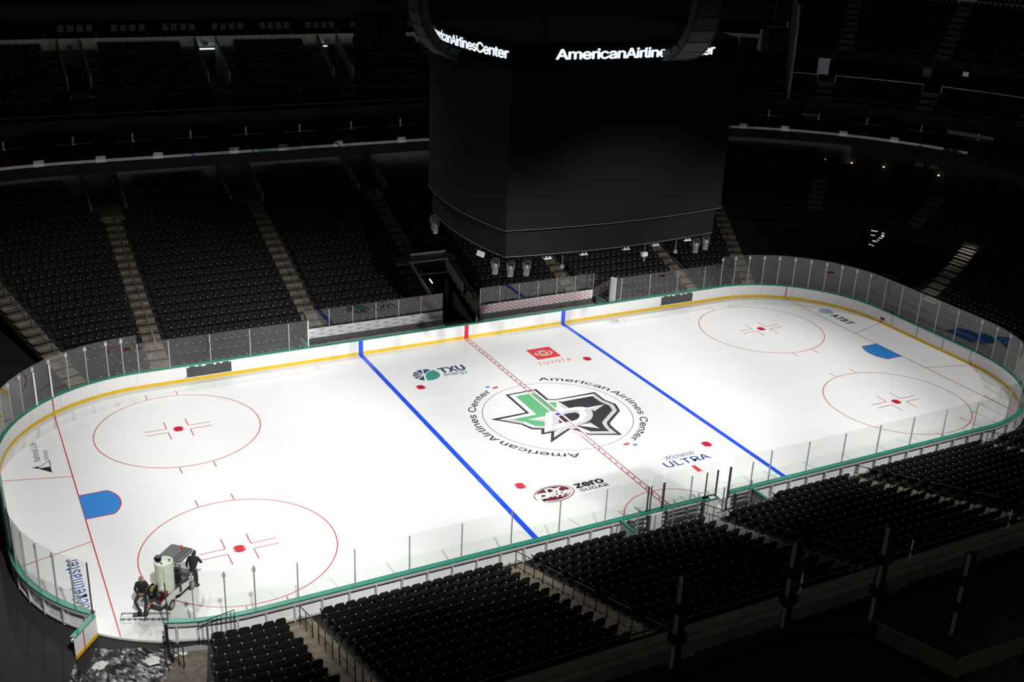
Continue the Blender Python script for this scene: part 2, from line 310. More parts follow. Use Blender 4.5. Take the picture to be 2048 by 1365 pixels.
# lines
gx = 89 * F
for s in (-1, 1):
    mb = MB(); frect(mb, s * 25.5 * F - .155, s * 25.5 * F + .155, -12.95, 12.95)
    decal('blue_line', mb, P_BLUE, .004)
    mb = MB(); frect(mb, s * gx - .03, s * gx + .03, -11.2, 11.2); decal('goal_line', mb, P_RED, .004)
    mb = MB()
    for sg in (-1, 1):
        a = Vector((s * gx, sg * 11 * F)); b = Vector((s * 30.48, sg * 14 * F)); d = (b - a).normalized() * 1.0; n = Vector((-d.y, d.x)) * .025
        flat(mb, [tuple(a - n), tuple(b - n), tuple(b + n), tuple(a + n)])
    decal('trapezoid_line', mb, P_RED, .004)
    # crease: blue fill with red outline
    cx = lambda d: s * (gx - d)
    arc = [(cx(4.5 * F + (1.83 - 4.5 * F) * math.cos(R(a)) ** 1), 4 * F * math.sin(R(a))) for a in range(-90, 91, 10)]
    arc = [(cx(math.sqrt(1.83 ** 2 - y * y) if abs(y) < 4 * F - .001 else 4.5 * F), y) for y in [4 * F * math.sin(R(a)) for a in range(-90, 91, 10)]]
    mb = MB(); flat(mb, [(s * gx, -4 * F)] + arc + [(s * gx, 4 * F)]); decal('goal_crease', mb, P_CR, .005)
    mb = MB(); L = [(s * gx, -4 * F)] + arc + [(s * gx, 4 * F)]
    for i in range(len(L) - 1):
        a, b = Vector(L[i]), Vector(L[i + 1]); d = (b - a).normalized(); n = Vector((-d.y, d.x)) * .03
        flat(mb, [tuple(a - n), tuple(b - n), tuple(b + n), tuple(a + n)])
    for sg in (-1, 1): frect(mb, *sorted((cx(4 * F) - .025, cx(4 * F) + .025)), *sorted((sg * 4 * F, sg * (4 * F - .13))))
    decal('crease_outline', mb, P_RED, .006)
    for sy in (-1, 1):
        ox, oy = s * 69 * F, sy * 22 * F
        mb = MB(); fring(mb, ox, oy, 15 * F - .05, 15 * F); 
        for ey in (-1, 1):
            for hx in (-1, 1): frect(mb, ox + hx * .9 - .025, ox + hx * .9 + .025, *sorted((oy + ey * (15 * F - .05), oy + ey * (17 * F))))
        decal('faceoff_circle', mb, P_RED, .004)
        mb = MB()
        for ax in (-1, 1):
            for ay in (-1, 1):
                px, py = ox + ax * .61, oy + ay * .24
                frect(mb, *sorted((px, px + ax * 1.22)), py - .025, py + .025); frect(mb, px - .025, px + .025, *sorted((py, py + ay * .92)))
        decal('faceoff_marks', mb, P_RED, .004)
def spot_dot(ox, oy, ring=True):
    r = .305; mb = MB()
    k = [R(a) for a in range(-50, 51, 10)]
    ys = lambda sg: [(ox + sg * r * math.sin(a), oy + r * math.cos(a)) for a in k]
    up = [(ox + r * math.sin(a), oy + r * math.cos(a)) for a in k]; dn = [(ox + r * math.sin(a), oy - r * math.cos(a)) for a in k[::-1]]
    flat(mb, up + dn); decal('faceoff_spot', mb, P_RED, .005); mb = MB(); fring(mb, ox, oy, r - .022, r + .004, n=36)
    decal('faceoff_spot_ring', mb, P_RED, .008)
for s in (-1, 1):
    for sy in (-1, 1):
        spot_dot(s * 69 * F, sy * 22 * F); spot_dot(s * 20 * F, sy * 22 * F)
# team crest on centre ice
LMAT = {'K': P_DK, 'W': P_WH, 'G': P_GN, 'S': P_GR}
for k, (c, poly) in enumerate(LOGO):
    mb = MB(); flat(mb, [tuple(q) for q in poly]); decal('crest', mb, LMAT[c], .005 + .001 * k)
mb = MB()
for s in (-1, 1): frect(mb, *sorted((s * .155, s * .28)), -3.1, 3.55)
decal('crest_gap', mb, P_WH, .028)
mb = MB()
for s in (-1, 1): frect(mb, s * .138 - .018, s * .138 + .018, -12.95, 12.95)
y = -12.6
while y < 12.9:
    if abs(y) > 3.7:
        flat(mb, [(-.07, y - .1), (-.025, y - .1), (.045, y + .1), (.0, y + .1)]); frect(mb, -.075, .02, y - .03, y + .01)
    y += .6
decal('centre_line', mb, P_RED, .030)
mb = MB(); fdisc(mb, 0, 0, .155, .155); decal('centre_spot', mb, P_BLUE, .032)
mb = MB(); fring(mb, 0, 0, 15 * F - .035, 15 * F, n=120); decal('centre_circle', mb, P_LINE, .004)
mb = MB(); fring(mb, 0, -12.954, 10 * F - .05, 10 * F, 0, 180, n=72); decal('referee_crease', mb, P_RED, .004)
# lettering round the centre circle, twice
for half in (0, 1):
    mb = MB()
    for txt, a0, a1 in (('American', 74.5, 21), ('Airlines Center', 18.5, -62.5)):
        def warp(a, b, a0=a0, a1=a1):
            an = R(a0 + (a1 - a0) * a) + math.pi * half; r = 4.95 + b * .66
            return (r * math.cos(an), r * math.sin(an), 0)
        word(mb, txt, (0, 0), (1, 0), (0, 1), 1.0, 1.0, bold=.012, base=(0, .727), warp=warp)
    mb.f = [f[::-1] for f in mb.f] if half < 0 else mb.f
    decal('ring_lettering', mb, P_DK, .004)
    for nm, m_, a0, a1, r0, r1 in (('red_fin', P_TOY, -67.2, -72.2, 5.05, 5.28), ('blue_fin', P_SKY, -65.0, -68.4, 5.45, 5.68)):
        mb = MB(); c = lambda a, r: (r * math.cos(R(a) + math.pi * half), r * math.sin(R(a) + math.pi * half))
        flat(mb, [c(a0, r0 + .1), c(a0 - 1.2, r1 + .05), c(a1 - .3, r1 - .03), c(a1 + .5, r0)]); decal(nm, mb, m_, .004)
X, Y_ = (1, 0), (0, 1)
# car maker square
mb = MB(); frect(mb, 2.9, 4.69, 7.78, 9.54); decal('red_square', mb, P_TOY, .004)
mb = MB(); cx, cy = 3.795, 8.66
fring(mb, cx, cy, .56, .66, n=60, ex=.66); fring(mb, cx, cy, .19, .27, n=40, ex=1.45)
fring(mb, cx, cy + .17, .46, .55, n=48, ex=.40); decal('square_emblem', mb, P_WH, .006)
mb = MB(); word(mb, 'TOYOTA', (2.55, 6.86), X, Y_, 2.5, .45, bold=.0, spacing=1.15); decal('square_lettering', mb, P_TOY, .004)
# energy company
mb = MB(); ecx, ecy, er = -5.02, 8.32, .88
fr = [(ecx + er * math.cos(R(a)), ecy + er * math.sin(R(a))) for a in range(0, 360, 5)]
hub = (-5.14, 8.38)
segs = [(62, 78), (86, 112), (119, 140), (147, 168), (175, 196), (203, 228), (236, 262)]
segs = [(50, 82), (90, 118), (126, 150), (157, 176), (183, 203), (211, 240)]
for a0, a1 in segs:
    p = [(ecx + er * math.cos(R(a)), ecy + er * math.sin(R(a))) for a in np.linspace(a0, a1, 7)]
    mid = R((a0 + a1) / 2); flat(mb, [(hub[0] + .12 * math.cos(mid), hub[1] + .12 * math.sin(mid))] + p)
p = [(ecx + er * math.cos(R(a)), ecy + er * math.sin(R(a))) for a in np.linspace(248, 262, 4)]
decal('sunburst', mb, P_TX, .004)
mb = MB(); p = [(ecx + er * math.cos(R(a)), ecy + er * math.sin(R(a))) for a in np.linspace(-108, 40, 26)]
flat(mb, p + [(-4.72, 8.72), (-5.0, 8.45), (-5.15, 8.15), (-5.25, 7.8)]); decal('leaf', mb, P_TEAL, .005)
mb = MB(); word(mb, 'TXU', (-3.98, 8.17), X, Y_, 1.72, .77, bold=.05, spacing=1.0); word(mb, 'energy', (-3.98, 7.5), X, Y_, 1.62, .55, bold=.0); decal('energy_lettering', mb, P_TX, .004)
# soda
mb = MB(); scx, scy = -4.83, -8.13
def ell(mb, rx, ry, dx=0, dy=0, n=48, rot=R(6)):
    flat(mb, [(scx + dx + rx * math.cos(a) * math.cos(rot) - ry * math.sin(a) * math.sin(rot), scy + dy + rx * math.cos(a) * math.sin(rot) + ry * math.sin(a) * math.cos(rot)) for a in [2 * math.pi * i / n for i in range(n)]])
ell(mb, 1.2, .77); decal('soda_oval', mb, P_MAR, .004)
mb = MB(); ell(mb, 1.15, .70, .0, .0); decal('soda_ring', mb, P_WH, .005)
mb = MB(); ell(mb, 1.06, .645, -.02, .02); decal('soda_field', mb, P_MAR, .006)
mb = MB(); word(mb, 'Dr', (-5.12, -8.02), X, (.1, 1), .82, .46, bold=.05); word(mb, 'P', (-5.86, -8.62), X, (.05, 1), .72, .72, bold=.06)
word(mb, 'epper', (-5.16, -8.50), X, (.05, 1), 1.34, .47, bold=.045); word(mb, 'Est.1885', (-4.6, -8.58), (1, .16), Y_, .58, .10, bold=.01); decal('soda_lettering', mb, P_WH, .008)
mb = MB(); word(mb, 'zero', (-3.42, -8.13), X, Y_, 1.68, .42, bold=.05); word(mb, 'SUGAR', (-3.4, -8.545), X, Y_, 1.72, .29, bold=.02, spacing=1.05); decal('soda_words', mb, P_DK, .004)
# beer
mb = MB(); word(mb, 'ULTRA', (2.36, -8.18), X, Y_, 2.98, .57, bold=.012, spacing=1.02); decal('beer_lettering', mb, P_NAVY, .004)
mb = MB(); word(mb, 'Michelob', (2.86, -7.42), X, Y_, 1.85, .42, bold=-.012, shear=.35)
for a0, a1, ox_, oy_, r in ((90, 260, 2.95, -7.22, .17), (180, 330, 3.0, -7.36, .2)): fring(mb, ox_, oy_, r - .02, r, a0, a1, n=40)
decal('beer_script', mb, P_NAVY, .004)
mb = MB(); flat(mb, [(3.67, -8.5), (3.95, -8.5), (3.96, -9.29), (3.81, -9.17), (3.66, -9.29)]); decal('beer_ribbon', mb, P_TOY, .004)
# phone company globe
mb = MB(); acx, acy, ar = 28.29, 7.77, .56
for k, (c0, c1) in enumerate(((-.92, -.66), (-.52, -.28), (-.14, .1), (.24, .46), (.58, .95))):
    top = []; bot = []
    for i in range(15):
        u = -1 + 2 * i / 14; hw = math.sqrt(max(0, 1 - u * u))
        y1 = max(min(c1 - .28 * (1 - u * u) + .14, hw), -hw); y0 = max(min(c0 - .28 * (1 - u * u) + .14, hw), -hw)
        top.append((u, y1)); bot.append((u, y0))
    for i in range(14):
        q = [bot[i], bot[i + 1], top[i + 1], top[i]]
        if q[3][1] - q[0][1] > .004 or q[2][1] - q[1][1] > .004: flat(mb, [(acx + ar * b, acy - ar * a) for a, b in q])
decal('globe', mb, P_ATT, .004)
mb = MB(); word(mb, 'AT&T', (27.96, 7.0), (0, -1), (1, 0), 2.05, .64, bold=.045); decal('globe_lettering', mb, P_BLK, .004)
# insurance company triangle
mb = MB(); flat(mb, [(-28.94, 5.13), (-28.54, 5.16), (-28.66, 4.92)]); flat(mb, [(-28.66, 4.92), (-28.04, 4.91), (-28.02, 4.19)])
for a, b in (((-28.66, 4.92), (-28.01, 5.64)), ((-28.03, 4.9), (-28.01, 5.64))):
    a, b = Vector(a), Vector(b); d = (b - a).normalized(); n = Vector((-d.y, d.x)) * .022; flat(mb, [tuple(a - n), tuple(b - n), tuple(b + n), tuple(a + n)])
decal('triangle', mb, P_BLK, .004)
mb = MB(); word(mb, 'National Life', (-28.44, 5.72), (0, 1), (-1, 0), 2.34, .34, bold=.0); word(mb, 'Group', (-28.02, 5.74), (0, 1), (-1, 0), 1.15, .32, base=(0, .73)); decal('insurance_lettering', mb, P_BLK, .004)
mb = MB(); word(mb, 'ticketmaster', (-27.95, -8.66), (0, 1), (-1, 0), 4.15, .66, bold=.012, spacing=1.08); decal('ticket_lettering', mb, paint('ticket', (.02, .07, .33)), .004)
for px, py in ((-24.45, -12.1), (15.2, -12.55), (23.4, -12.35)):
    mb = MB(); fring(mb, px, py, .075, .11, n=24); decal('anchor_ring', mb, P_GR, .004)

# ------------------------------------------------------------------ dasher boards, one thing per run
BR = 8.534
DKPANEL = mat('rubber_panel', (.06, .062, .07), .5, noise=.15, nscale=1)
def boards(label, t0, t1, sy=1, stripes=(), panels=(), backs=False, step=3):
    x, y = pt((t0 + t1) / 2, BR, sy)
    o = thing('dasher_boards', label, 'rink boards', (x, y, 0))
    sweep(MB(), rect(BR, BR + .05, .0, 1.02), t0, t1, sy, step).build('board_panel', WHITE, o)
    sweep(MB(), rect(BR - .012, BR + .002, 0, .21), t0, t1, sy, step).build('kick_strip', YEL, o)
    sweep(MB(), rect(BR - .02, BR + .24, 1.02, 1.07), t0, t1, sy, step).build('cap_rail', GREEN, o)
    fr = MB(); sweep(fr, rect(BR + .14, BR + .22, .84, .95), t0, t1, sy, step); sweep(fr, rect(BR + .12, BR + .2, .08, .16), t0, t1, sy, step)
    L = []; T = stations(t0, t1, 3)
    k = .6
    # ribs every 1.2 m along the run
    P = [pt(t, BR + .13, sy) for t in np.linspace(t0, t1, 400)]; acc = 0; nxt = .4
    for i in range(1, 400):
        acc += math.dist(P[i - 1], P[i])
        if acc >= nxt:
            nxt += 1.22; a = np.linspace(t0, t1, 400)[i]; cx, cy, nx, ny = st(a); n = Vector((nx, sy * ny, 0)); q = Vector((cx + nx * (BR + .13), sy * (cy + ny * (BR + .13)), .5))
            fr.cbox(q, n, (0, 0, 1), .16, 1.0, .07)
    fr.build('back_frame', mat('board_frame', (.5, .5, .5), .45), o)
    # seams
    for nm, m_, a, b, z0, z1, pr in stripes:
        sweep(MB(), rect(BR - pr, BR + .01, z0, z1), a, b, sy, 3).build(nm, m_, o)
    for a, b in panels:
        sweep(MB(), rect(BR - .006, BR + .02, .26, .99), a, b, sy).build('rubber_panel', DKPANEL, o, label='dark grey panel where an advertising sheet is missing')
        cl = MB()
        for q in (.05, .22, .36, .62, .75, .95): tq = a + (b - a) * q; sweep(cl, rect(BR - .012, BR + .01, .90 + .03 * math.sin(9 * q), 1.0), tq, tq + .16 + .1 * math.sin(5 * q) ** 2, sy)
        sweep(cl, rect(BR - .012, BR + .01, .3, .98), a, a + .12, sy); cl.build('torn_edge', WHITE, o)
    sm = MB(); acc = 0; nxt = 1.2
    for i in range(1, 400):
        acc += math.dist(P[i - 1], P[i])
        if acc >= nxt: nxt += 2.44; a = np.linspace(t0, t1, 400)[i]; e = .12 if abs(a) > HX else .006; sweep(sm, rect(BR - .003, BR + .01, .2, 1.02), a - e / 2, a + e / 2, sy)
    sm.build('seam', mat('joint_grey', (.5, .5, .5), .6), o)
    return o
gp = lambda w_: ('goal_stripe', P_RED, w_ - .25, w_ + .25, .0, 1.02, .014)
GA = HX + math.degrees(math.asin((89 * F - HX) / BR))          # station where the goal line meets the corner boards
boards('white boards along the far side, below the two team benches', -HX, HX, 1,
       [('blue_stripe', BLUE, s * 25.5 * F - .155, s * 25.5 * F + .155, 0, 1.02, .016) for s in (-1, 1)] + [('red_stripe', RED, -.155, .155, 0, 1.02, .016)],
       [(-19.3, -16.4), (16.25, 19.3)])
boards('curved white boards at the far right corner', HX, HX + 90, 1, [gp(GA)])
boards('white boards behind the right hand goal crease', HX + 90, HX + 90 + 2 * HY, 1, [('trapezoid_mark', P_RED, HX + 90 + HY - 4.27 - .03, HX + 90 + HY - 4.27 + .03, 0, .3, .016), ('trapezoid_mark', P_RED, HX + 90 + HY + 4.27 - .03, HX + 90 + HY + 4.27 + .03, 0, .3, .016), ('camera_slot', DKGREY, HX + 90 + .1, HX + 90 + .5, .3, .5, .012)])
boards('curved white boards at the near right corner', HX, HX + 90, -1, [gp(GA)])
boards('white boards along the near side, left of the penalty boxes', -HX, -1.62, -1, [('blue_stripe', BLUE, -25.5 * F - .155, -25.5 * F + .155, 0, 1.02, .016)])
boards('short white boards between the penalty box doors', -1.6, 1.72, -1)
boards('white boards along the near side, right of the penalty boxes', 2.6, HX, -1, [('blue_stripe', BLUE, 25.5 * F - .155, 25.5 * F + .155, 0, 1.02, .016)])
boards('curved white boards between open gate and near side', -(HX + 23.9), -HX, -1)
boards('curved white boards left of the open gate', -(HX + 90), -(HX + 44.5), -1)
boards('white boards behind the left hand goal crease', -(HX + 90 + 2 * HY), -(HX + 90), 1)
boards('curved white boards at the far left corner', -(HX + 90), -HX, 1, [gp(-GA)])
# open gate leaf swung outwards
gh = Vector((-27.96, -10.79, 0)); go = Vector((-28.92, -11.96, 0)); gd = (go - gh); gn = Vector((gd.y, -gd.x, 0)).normalized()
if gn.x < 0: gn = -gn
g = thing('rink_gate', 'open white gate leaf with red stripe, swung out beside the plastic sheet', 'gate', gh)
MB().obox(gh + Vector((0, 0, .2)), gd, -gn * .05, (0, 0, .82)).build('board_panel', WHITE, g)
MB().obox(gh + Vector((0, 0, .02)) + gn * .01, gd, -gn * .06, (0, 0, .19)).build('kick_strip', YEL, g)
MB().obox(gh + Vector((0, 0, 1.02)) + gn * .03, gd, -gn * .24, (0, 0, .05)).build('cap_rail', GREEN, g)
MB().obox(gh + gd * .6 + Vector((0, 0, .02)) + gn * .014, gd * .035, -gn * .03, (0, 0, 1.0)).build('red_stripe', RED, g)
MB().obox(gh + Vector((0, 0, .8)) - gn * .1, gd, -gn * .08, (0, 0, .1)).build('back_frame', ALU, g)

# ------------------------------------------------------------------ clear glass: every pane with its own post
CLAMP = mat('acrylic_clamp', (.62, .62, .64), .3)
GR_ = BR + .11
def pane(a, b, z1, label, sy=1, post=True, z0=1.07, clamp=False, name='rink_glass', postmat=None, pz=None, cap=True):
    """a, b: ground points; a carries the post"""
    a, b = Vector((*a, 0)), Vector((*b, 0)); d = (b - a); n = Vector((-d.y, d.x, 0)).normalized()
    o = thing(name, label, 'glass panel', (a.x, a.y, z0), group='clear panes round the rink')
    MB().obox(a + d * .006 - n * .006 + Vector((0, 0, z0)), d * .988, n * .012, (0, 0, z1 - z0)).build('glass_sheet', GLASS, o)
    if post: MB().cbox(a + Vector((0, 0, (z0 + (pz or z1 - .06)) / 2)), d, (0, 0, 1), .045, (pz or z1 - .06) - z0, .06).build('stanchion', postmat or ALU, o)
    if clamp: MB().cbox(a + Vector((0, 0, z1 - .25)), d, (0, 0, 1), .16, .2, .05).build('clamp', CLAMP, o)
    return o
def along(T, z1, lab, sy=1, clamp=False, **k):
    for i in range(len(T) - 1): pane(pt(T[i], GR_, sy), pt(T[i + 1], GR_, sy), z1, lab % ORD[i], sy, clamp=clamp, **k)
def ang(x, y): return HX + math.degrees(math.atan2(x - HX, y - HY))
along([-22.0, -20.12, -17.62, -15.12, -12.6, -11.3], 2.95, '%s clear pane along the far side boards, counted rightwards from the tall corner glass')
along([11.75, 12.7, 15.26, 17.8, 20.35, 22.05], 2.95, '%s clear pane right of the far right bench along the far boards')
ca = [22.05] + [HX + k * 8.0 for k in (1, 2, 3, 4, 5, 6, 7, 8, 9, 10, 11.2)]
along(ca, 3.5, '%s tall clear pane round the far right corner, counted rightwards', clamp=True)
ey = [4.45, 2.8, 1.05, -.65, -2.4, -4.42]
along([HX + 90 + HY - y for y in ey], 3.5, '%s tall clear pane behind the right hand goal line, counted from the far end')
along([HX + k * 9.0 for k in range(10, -1, -1)], 3.5, '%s tall clear pane round the near right corner, counted from the goal end', -1, clamp=True)
along([5.18, 7.72, 10.26, 12.79, 15.32, 17.88, 20.4, 21.95], 2.95, '%s clear pane right of the penalty boxes on the near boards', -1)
along([-20.13, -17.6, -15.07, -12.53, -10.0, -7.45, -4.88, -2.45], 2.95, '%s clear pane on the near side boards, counted rightwards from the utility cart', -1)
along([-(HX + 16.4), -(HX + 8), -HX, -20.13], 3.3, '%s tall clear pane right of the open gate', -1, clamp=True)
pane(pt(-(HX + 23.4), GR_, -1), pt(-(HX + 16.4), GR_, -1), 3.3, 'narrow tall clear pane on the right jamb of the open gate', -1, postmat=DKGREY, pz=2.9)
along([-(HX + a) for a in (90, 81, 72.5, 64.5, 57, 50.5, 45)], 3.5, '%s tall clear pane left of the open gate, counted towards it', -1, clamp=True)
jam = thing('gate_post', 'dark tall post at the left jamb of the open gate', 'post', (*pt(-(HX + 44.8), GR_, -1), 1.07))
MB().box(-.03, .03, -.04, .04, 0, 2.4).build('shaft', DKGREY, jam, local=True); MB().box(-.07, .07, -.08, .08, 0, .05).build('foot', DKGREY, jam, local=True)
along([-(HX + 90 + k) for k in (8.84, 7.1, 5.3, 3.5, 1.75, 0)], 3.5, '%s tall clear pane behind the left hand goal line, counted from the near end')
along([-(HX + k) for k in (90, 82, 74.5, 67, 59.5, 52, 44.5, 36.5, 28.5, 20.5, 12, 6, 0)], 3.5, '%s tall clear pane round the far left corner, counted rightwards', clamp=True)
for k, a in enumerate((36.5, 44.5)):
    x, y = pt(-(HX + a), GR_ - .04); p = tag(MB().box(x - .045, x + .045, y - .045, y + .045, 1.07, 3.1).build('gate_post', WHITE), ('right' if k == 0 else 'left') + ' one of two bright white posts in the far left corner glass', 'post')
# ------------------------------------------------------------------ team benches, far side
BY = 14.72
SIGN_L = mat('bench_sign_white', (.82, .82, .86), .45); WOODB = mat('worn_bench', (.10, .095, .09), .7, noise=.4, nscale=5)
def bench(x0, x1, label, kind):
    o = thing('players_bench', label, 'bench', ((x0 + x1) / 2, BY - .2, 0))
    MB().box(x0, x1, BY - .42, BY - .02, .62, .70).build('bench_seat', WOODB, o)
    MB().box(x0, x1, BY - .40, BY - .03, .0, .62).build('bench_front', GREYP, o)
    MB().box(x0, x1, BY - .02, BY + .06, .70, .95).build('back_board', WOODB, o)
    MB().box(x0, x1, BY - .03, BY + .06, .95, 1.60).build('sign_panel', SIGN_L, o)
    mb = MB()
    if kind == 'text':
        for r_ in range(4):
            x = x0 + .2 + .33 * (r_ % 2) * 2
            while x < x1 - .6:
                b_ = MB(); word(mb, 'UnitedRentals', (x, 0), (1, 0), (0, 1), .52, .09, bold=.01, warp=None) if False else None
                sx, sz = x, 1.03 + .15 * r_
                v, fs, bb = SIGNW; k = .5 / (bb[1] - bb[0]); kz = .075 / (bb[3] - bb[2])
                mb.add([(sx + (a - bb[0]) * k, BY - .034, sz + (b - bb[2]) * kz) for a, b in v], fs)
                mb.cbox((sx + .25, BY - .034, sz - .035), (1, 0, 0), (0, 0, 1), .16, .025, .003)
                x += 1.32
        mb.build('sign_lettering', mat('sign_ink', (.03, .03, .12), .5), o)
    else:
        x = x0 + .12; c = 0
        while x < x1 - .12:
            for r_ in range(2 if c % 2 else 3):
                z = 1.04 + .24 * r_ + (.12 if c % 2 else 0); mb.cbox((x, BY - .034, z), (1, 0, 0), (0, 0, 1), .125, .115, .004)
            x += .215; c += 1
        mb.build('sign_lettering', mat('sign_red', (.55, .03, .05), .5), o)
        lt = MB(); x = x0 + .12; c = 0
        while x < x1 - .12:
            for r_ in range(2 if c % 2 else 3):
                z = 1.04 + .24 * r_ + (.12 if c % 2 else 0); lt.lathe([(.028, -.002), (.028, .002)], (0, 0, 0), 10) if False else lt.cbox((x, BY - .038, z + .012), (1, 0, 0), (0, 0, 1), .07, .02, .003); lt.cbox((x, BY - .038, z - .02), (1, 0, 0), (0, 0, 1), .05, .012, .003)
            x += .215; c += 1
        lt.build('sign_mark', SIGN_L, o)
    return o
SIGNW = glyphs('UnitedRentals', .01, 1.0, 1)
bench(-11.0, -1.05, 'left team bench on the far side with white lettered sign panel', 'text')
bench(1.85, 11.25, 'right team bench on the far side with red checked sign panel', 'check')
for x0, x1, n, lab in ((-11.0, -1.05, 6, 'left'), (1.85, 11.25, 6, 'right')):
    for i in range(n):
        a = x0 + (x1 - x0) * i / n; b = x0 + (x1 - x0) * (i + 1) / n
        pane((a, BY), (b, BY), 2.92, '%s clear pane behind the %s team bench, counted rightwards' % (ORD[i], lab), z0=1.6)
pane((-11.3, BR + HY + .15), (-11.05, BY), 2.95, 'clear pane turned sideways at the left end of the left team bench', postmat=WHITE)
pane((11.3, BY), (11.75, BR + HY + .15), 2.95, 'clear pane turned sideways at the right end of the right team bench')
for x, lab in ((-11.3, 'left end of the left'), (11.62, 'right end of the right')):
    p = thing('bench_end_wall', 'low grey wall with green cap at the ' + lab + ' team bench', 'end wall', (x, 13.9, 0))
    MB().box(x - .03, x + .03, 13.15, BY, 0, 1.02).build('board_panel', GREYP, p); MB().box(x - .07, x + .07, 13.15, BY, 1.02, 1.07).build('cap_rail', GREEN, p)
pp = thing('padded_post', 'rounded white padded post right of the right team bench glass', 'post', (12.1, 13.35, 1.07))
MB().lathe([(.2, 0), (.22, .04), (.22, 1.75), (.2, 1.8)], (0, 0, 0), 18).build('padding', mat('pad_white', (.4, .4, .4), .6), pp, local=True)
MB().box(.22, .27, -.1, -.04, 0, 1.85).build('shaft', WHITE, pp, local=True)
struct('bench_floor', MB().box(-11.3, 11.7, 13.05, 16.2, -.12, .02), DKGREY, 'dark rubber floor of the two team benches', 'floor')
# ------------------------------------------------------------------ penalty boxes, near side
PBY = -14.5
o = thing('penalty_box', 'grey walled penalty boxes behind the near side boards', 'penalty box', (0, PBY, 0))
MB().box(-4.0, 4.35, PBY - .05, PBY, .0, 1.0).build('back_wall', GREYP, o)
for x in (-4.0, 4.0):
    MB().box(x - .03, x + .03, -14.9, -13.2, 0, 1.02).build('divider_wall', GREYP, o); MB().box(x - .07, x + .07, -14.95, -13.2, 1.02, 1.07).build('divider_cap', GREEN, o)
for a, b in ((-3.6, -2.5), (-1.4, .8), (2.9, 3.9)):
    MB().box(a, b, -14.3, -13.95, .38, .44).build('bench_seat', mat('bench_yellow', (.55, .38, .03), .5), o)
    fm = MB()
    for z in (.3, .55, .8): fm.box(a, b, -13.32, -13.26, z, z + .05)
    for x in (a, b): fm.box(x - .04, x + .04, -13.36, -13.24, 0, 1.0)
    fm.build('door_frame', DKGREY, o)
MB().box(-4.0, 4.35, PBY, -13.2, -.1, .06).build('box_floor', DKGREY, o)
MB().box(.95, 1.75, -13.36, -13.05, 0, 1.02).build('gate_block', WHITE, o); MB().box(.93, 1.78, -13.4, -13.0, 1.02, 1.07).build('gate_block_cap', GREEN, o)
MB().box(1.3, 1.62, -13.33, -13.1, 1.07, 1.075).build('notice', WHITE, o)
MB().box(-2.3, -1.65, -13.3, -13.22, .05, .95).build('timekeeper_box', WHITE, o)
pb = [-4.0, -1.95, -.5, 1.05, 2.75, 4.38]
for i in range(5): pane((pb[i], PBY - .02), (pb[i + 1], PBY - .02), 2.5, '%s clear pane along the back of the penalty boxes, counted rightwards' % ORD[i], z0=1.0)
for a, b, q in ((-2.28, -1.66, 'left'), (-1.5, .15, 'second'), (.15, 1.0, 'third'), (1.08, 1.74, 'fourth'), (2.6, 3.95, 'fifth'), (4.0, 5.18, 'last')):
    pane((a, -13.07), (b, -13.07), 3.0, q + ' clear pane at the front of the penalty boxes, counted rightwards', postmat=DKGREY if a not in (.15, 4.0) else None, pz=2.5, )
for a in (-2.45, -1.56, 1.76, 2.55):
    tag(MB().box(a - .03, a + .03, -13.11, -13.03, 1.07 if a < 2.5 else .0, 2.5).build('door_post', DKGREY), 'dark %s door post at the front of the penalty boxes' % {-2.45: 'leftmost', -1.56: 'second', 1.76: 'third', 2.55: 'rightmost'}[a], 'post')

# ------------------------------------------------------------------ seating tiers (concrete steps)
FAR = dict(R0=10.75, d=.82, z0=.86, h=.29); NEAR = dict(R0=9.30, d=.838, z0=.42, h=.265); UP = dict(R0=32.1, d=.86, z0=11.3, h=.53)
def rz(B, i): return B['R0'] + B['d'] * i, B['z0'] + B['h'] * i
def tier_prof(B, i0, i1, drop):
    r, z = rz(B, i0); P = [(r, z - drop)]
    for i in range(i0, i1):
        a, z = rz(B, i); P += [(a, z), (a + B['d'], z)]
    P.append((P[-1][0], P[-1][1] - .5))
    if i1 - i0 > 1: P.append((r + .3, rz(B, i0)[1] - max(drop, .3)))
    return P
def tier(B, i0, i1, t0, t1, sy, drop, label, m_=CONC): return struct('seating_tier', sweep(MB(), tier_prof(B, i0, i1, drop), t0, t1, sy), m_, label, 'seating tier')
VL = [(-21.7, -19.4), (-11.7, -9.4), (-1.5, .7), (9.2, 11.4), (19.0, 21.2)]
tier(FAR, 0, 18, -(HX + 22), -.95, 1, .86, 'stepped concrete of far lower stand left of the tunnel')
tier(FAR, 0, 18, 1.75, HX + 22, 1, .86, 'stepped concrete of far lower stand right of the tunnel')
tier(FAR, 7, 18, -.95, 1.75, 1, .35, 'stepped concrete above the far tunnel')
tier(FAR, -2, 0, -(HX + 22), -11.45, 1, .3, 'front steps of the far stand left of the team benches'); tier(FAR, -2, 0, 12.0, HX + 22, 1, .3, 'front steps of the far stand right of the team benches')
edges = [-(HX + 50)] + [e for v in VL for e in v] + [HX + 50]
for k in range(0, len(edges), 2): tier(FAR, 18, 22, edges[k], edges[k + 1], 1, .4, 'upper steps of far lower stand, %s bay from the left' % ORD[k // 2])
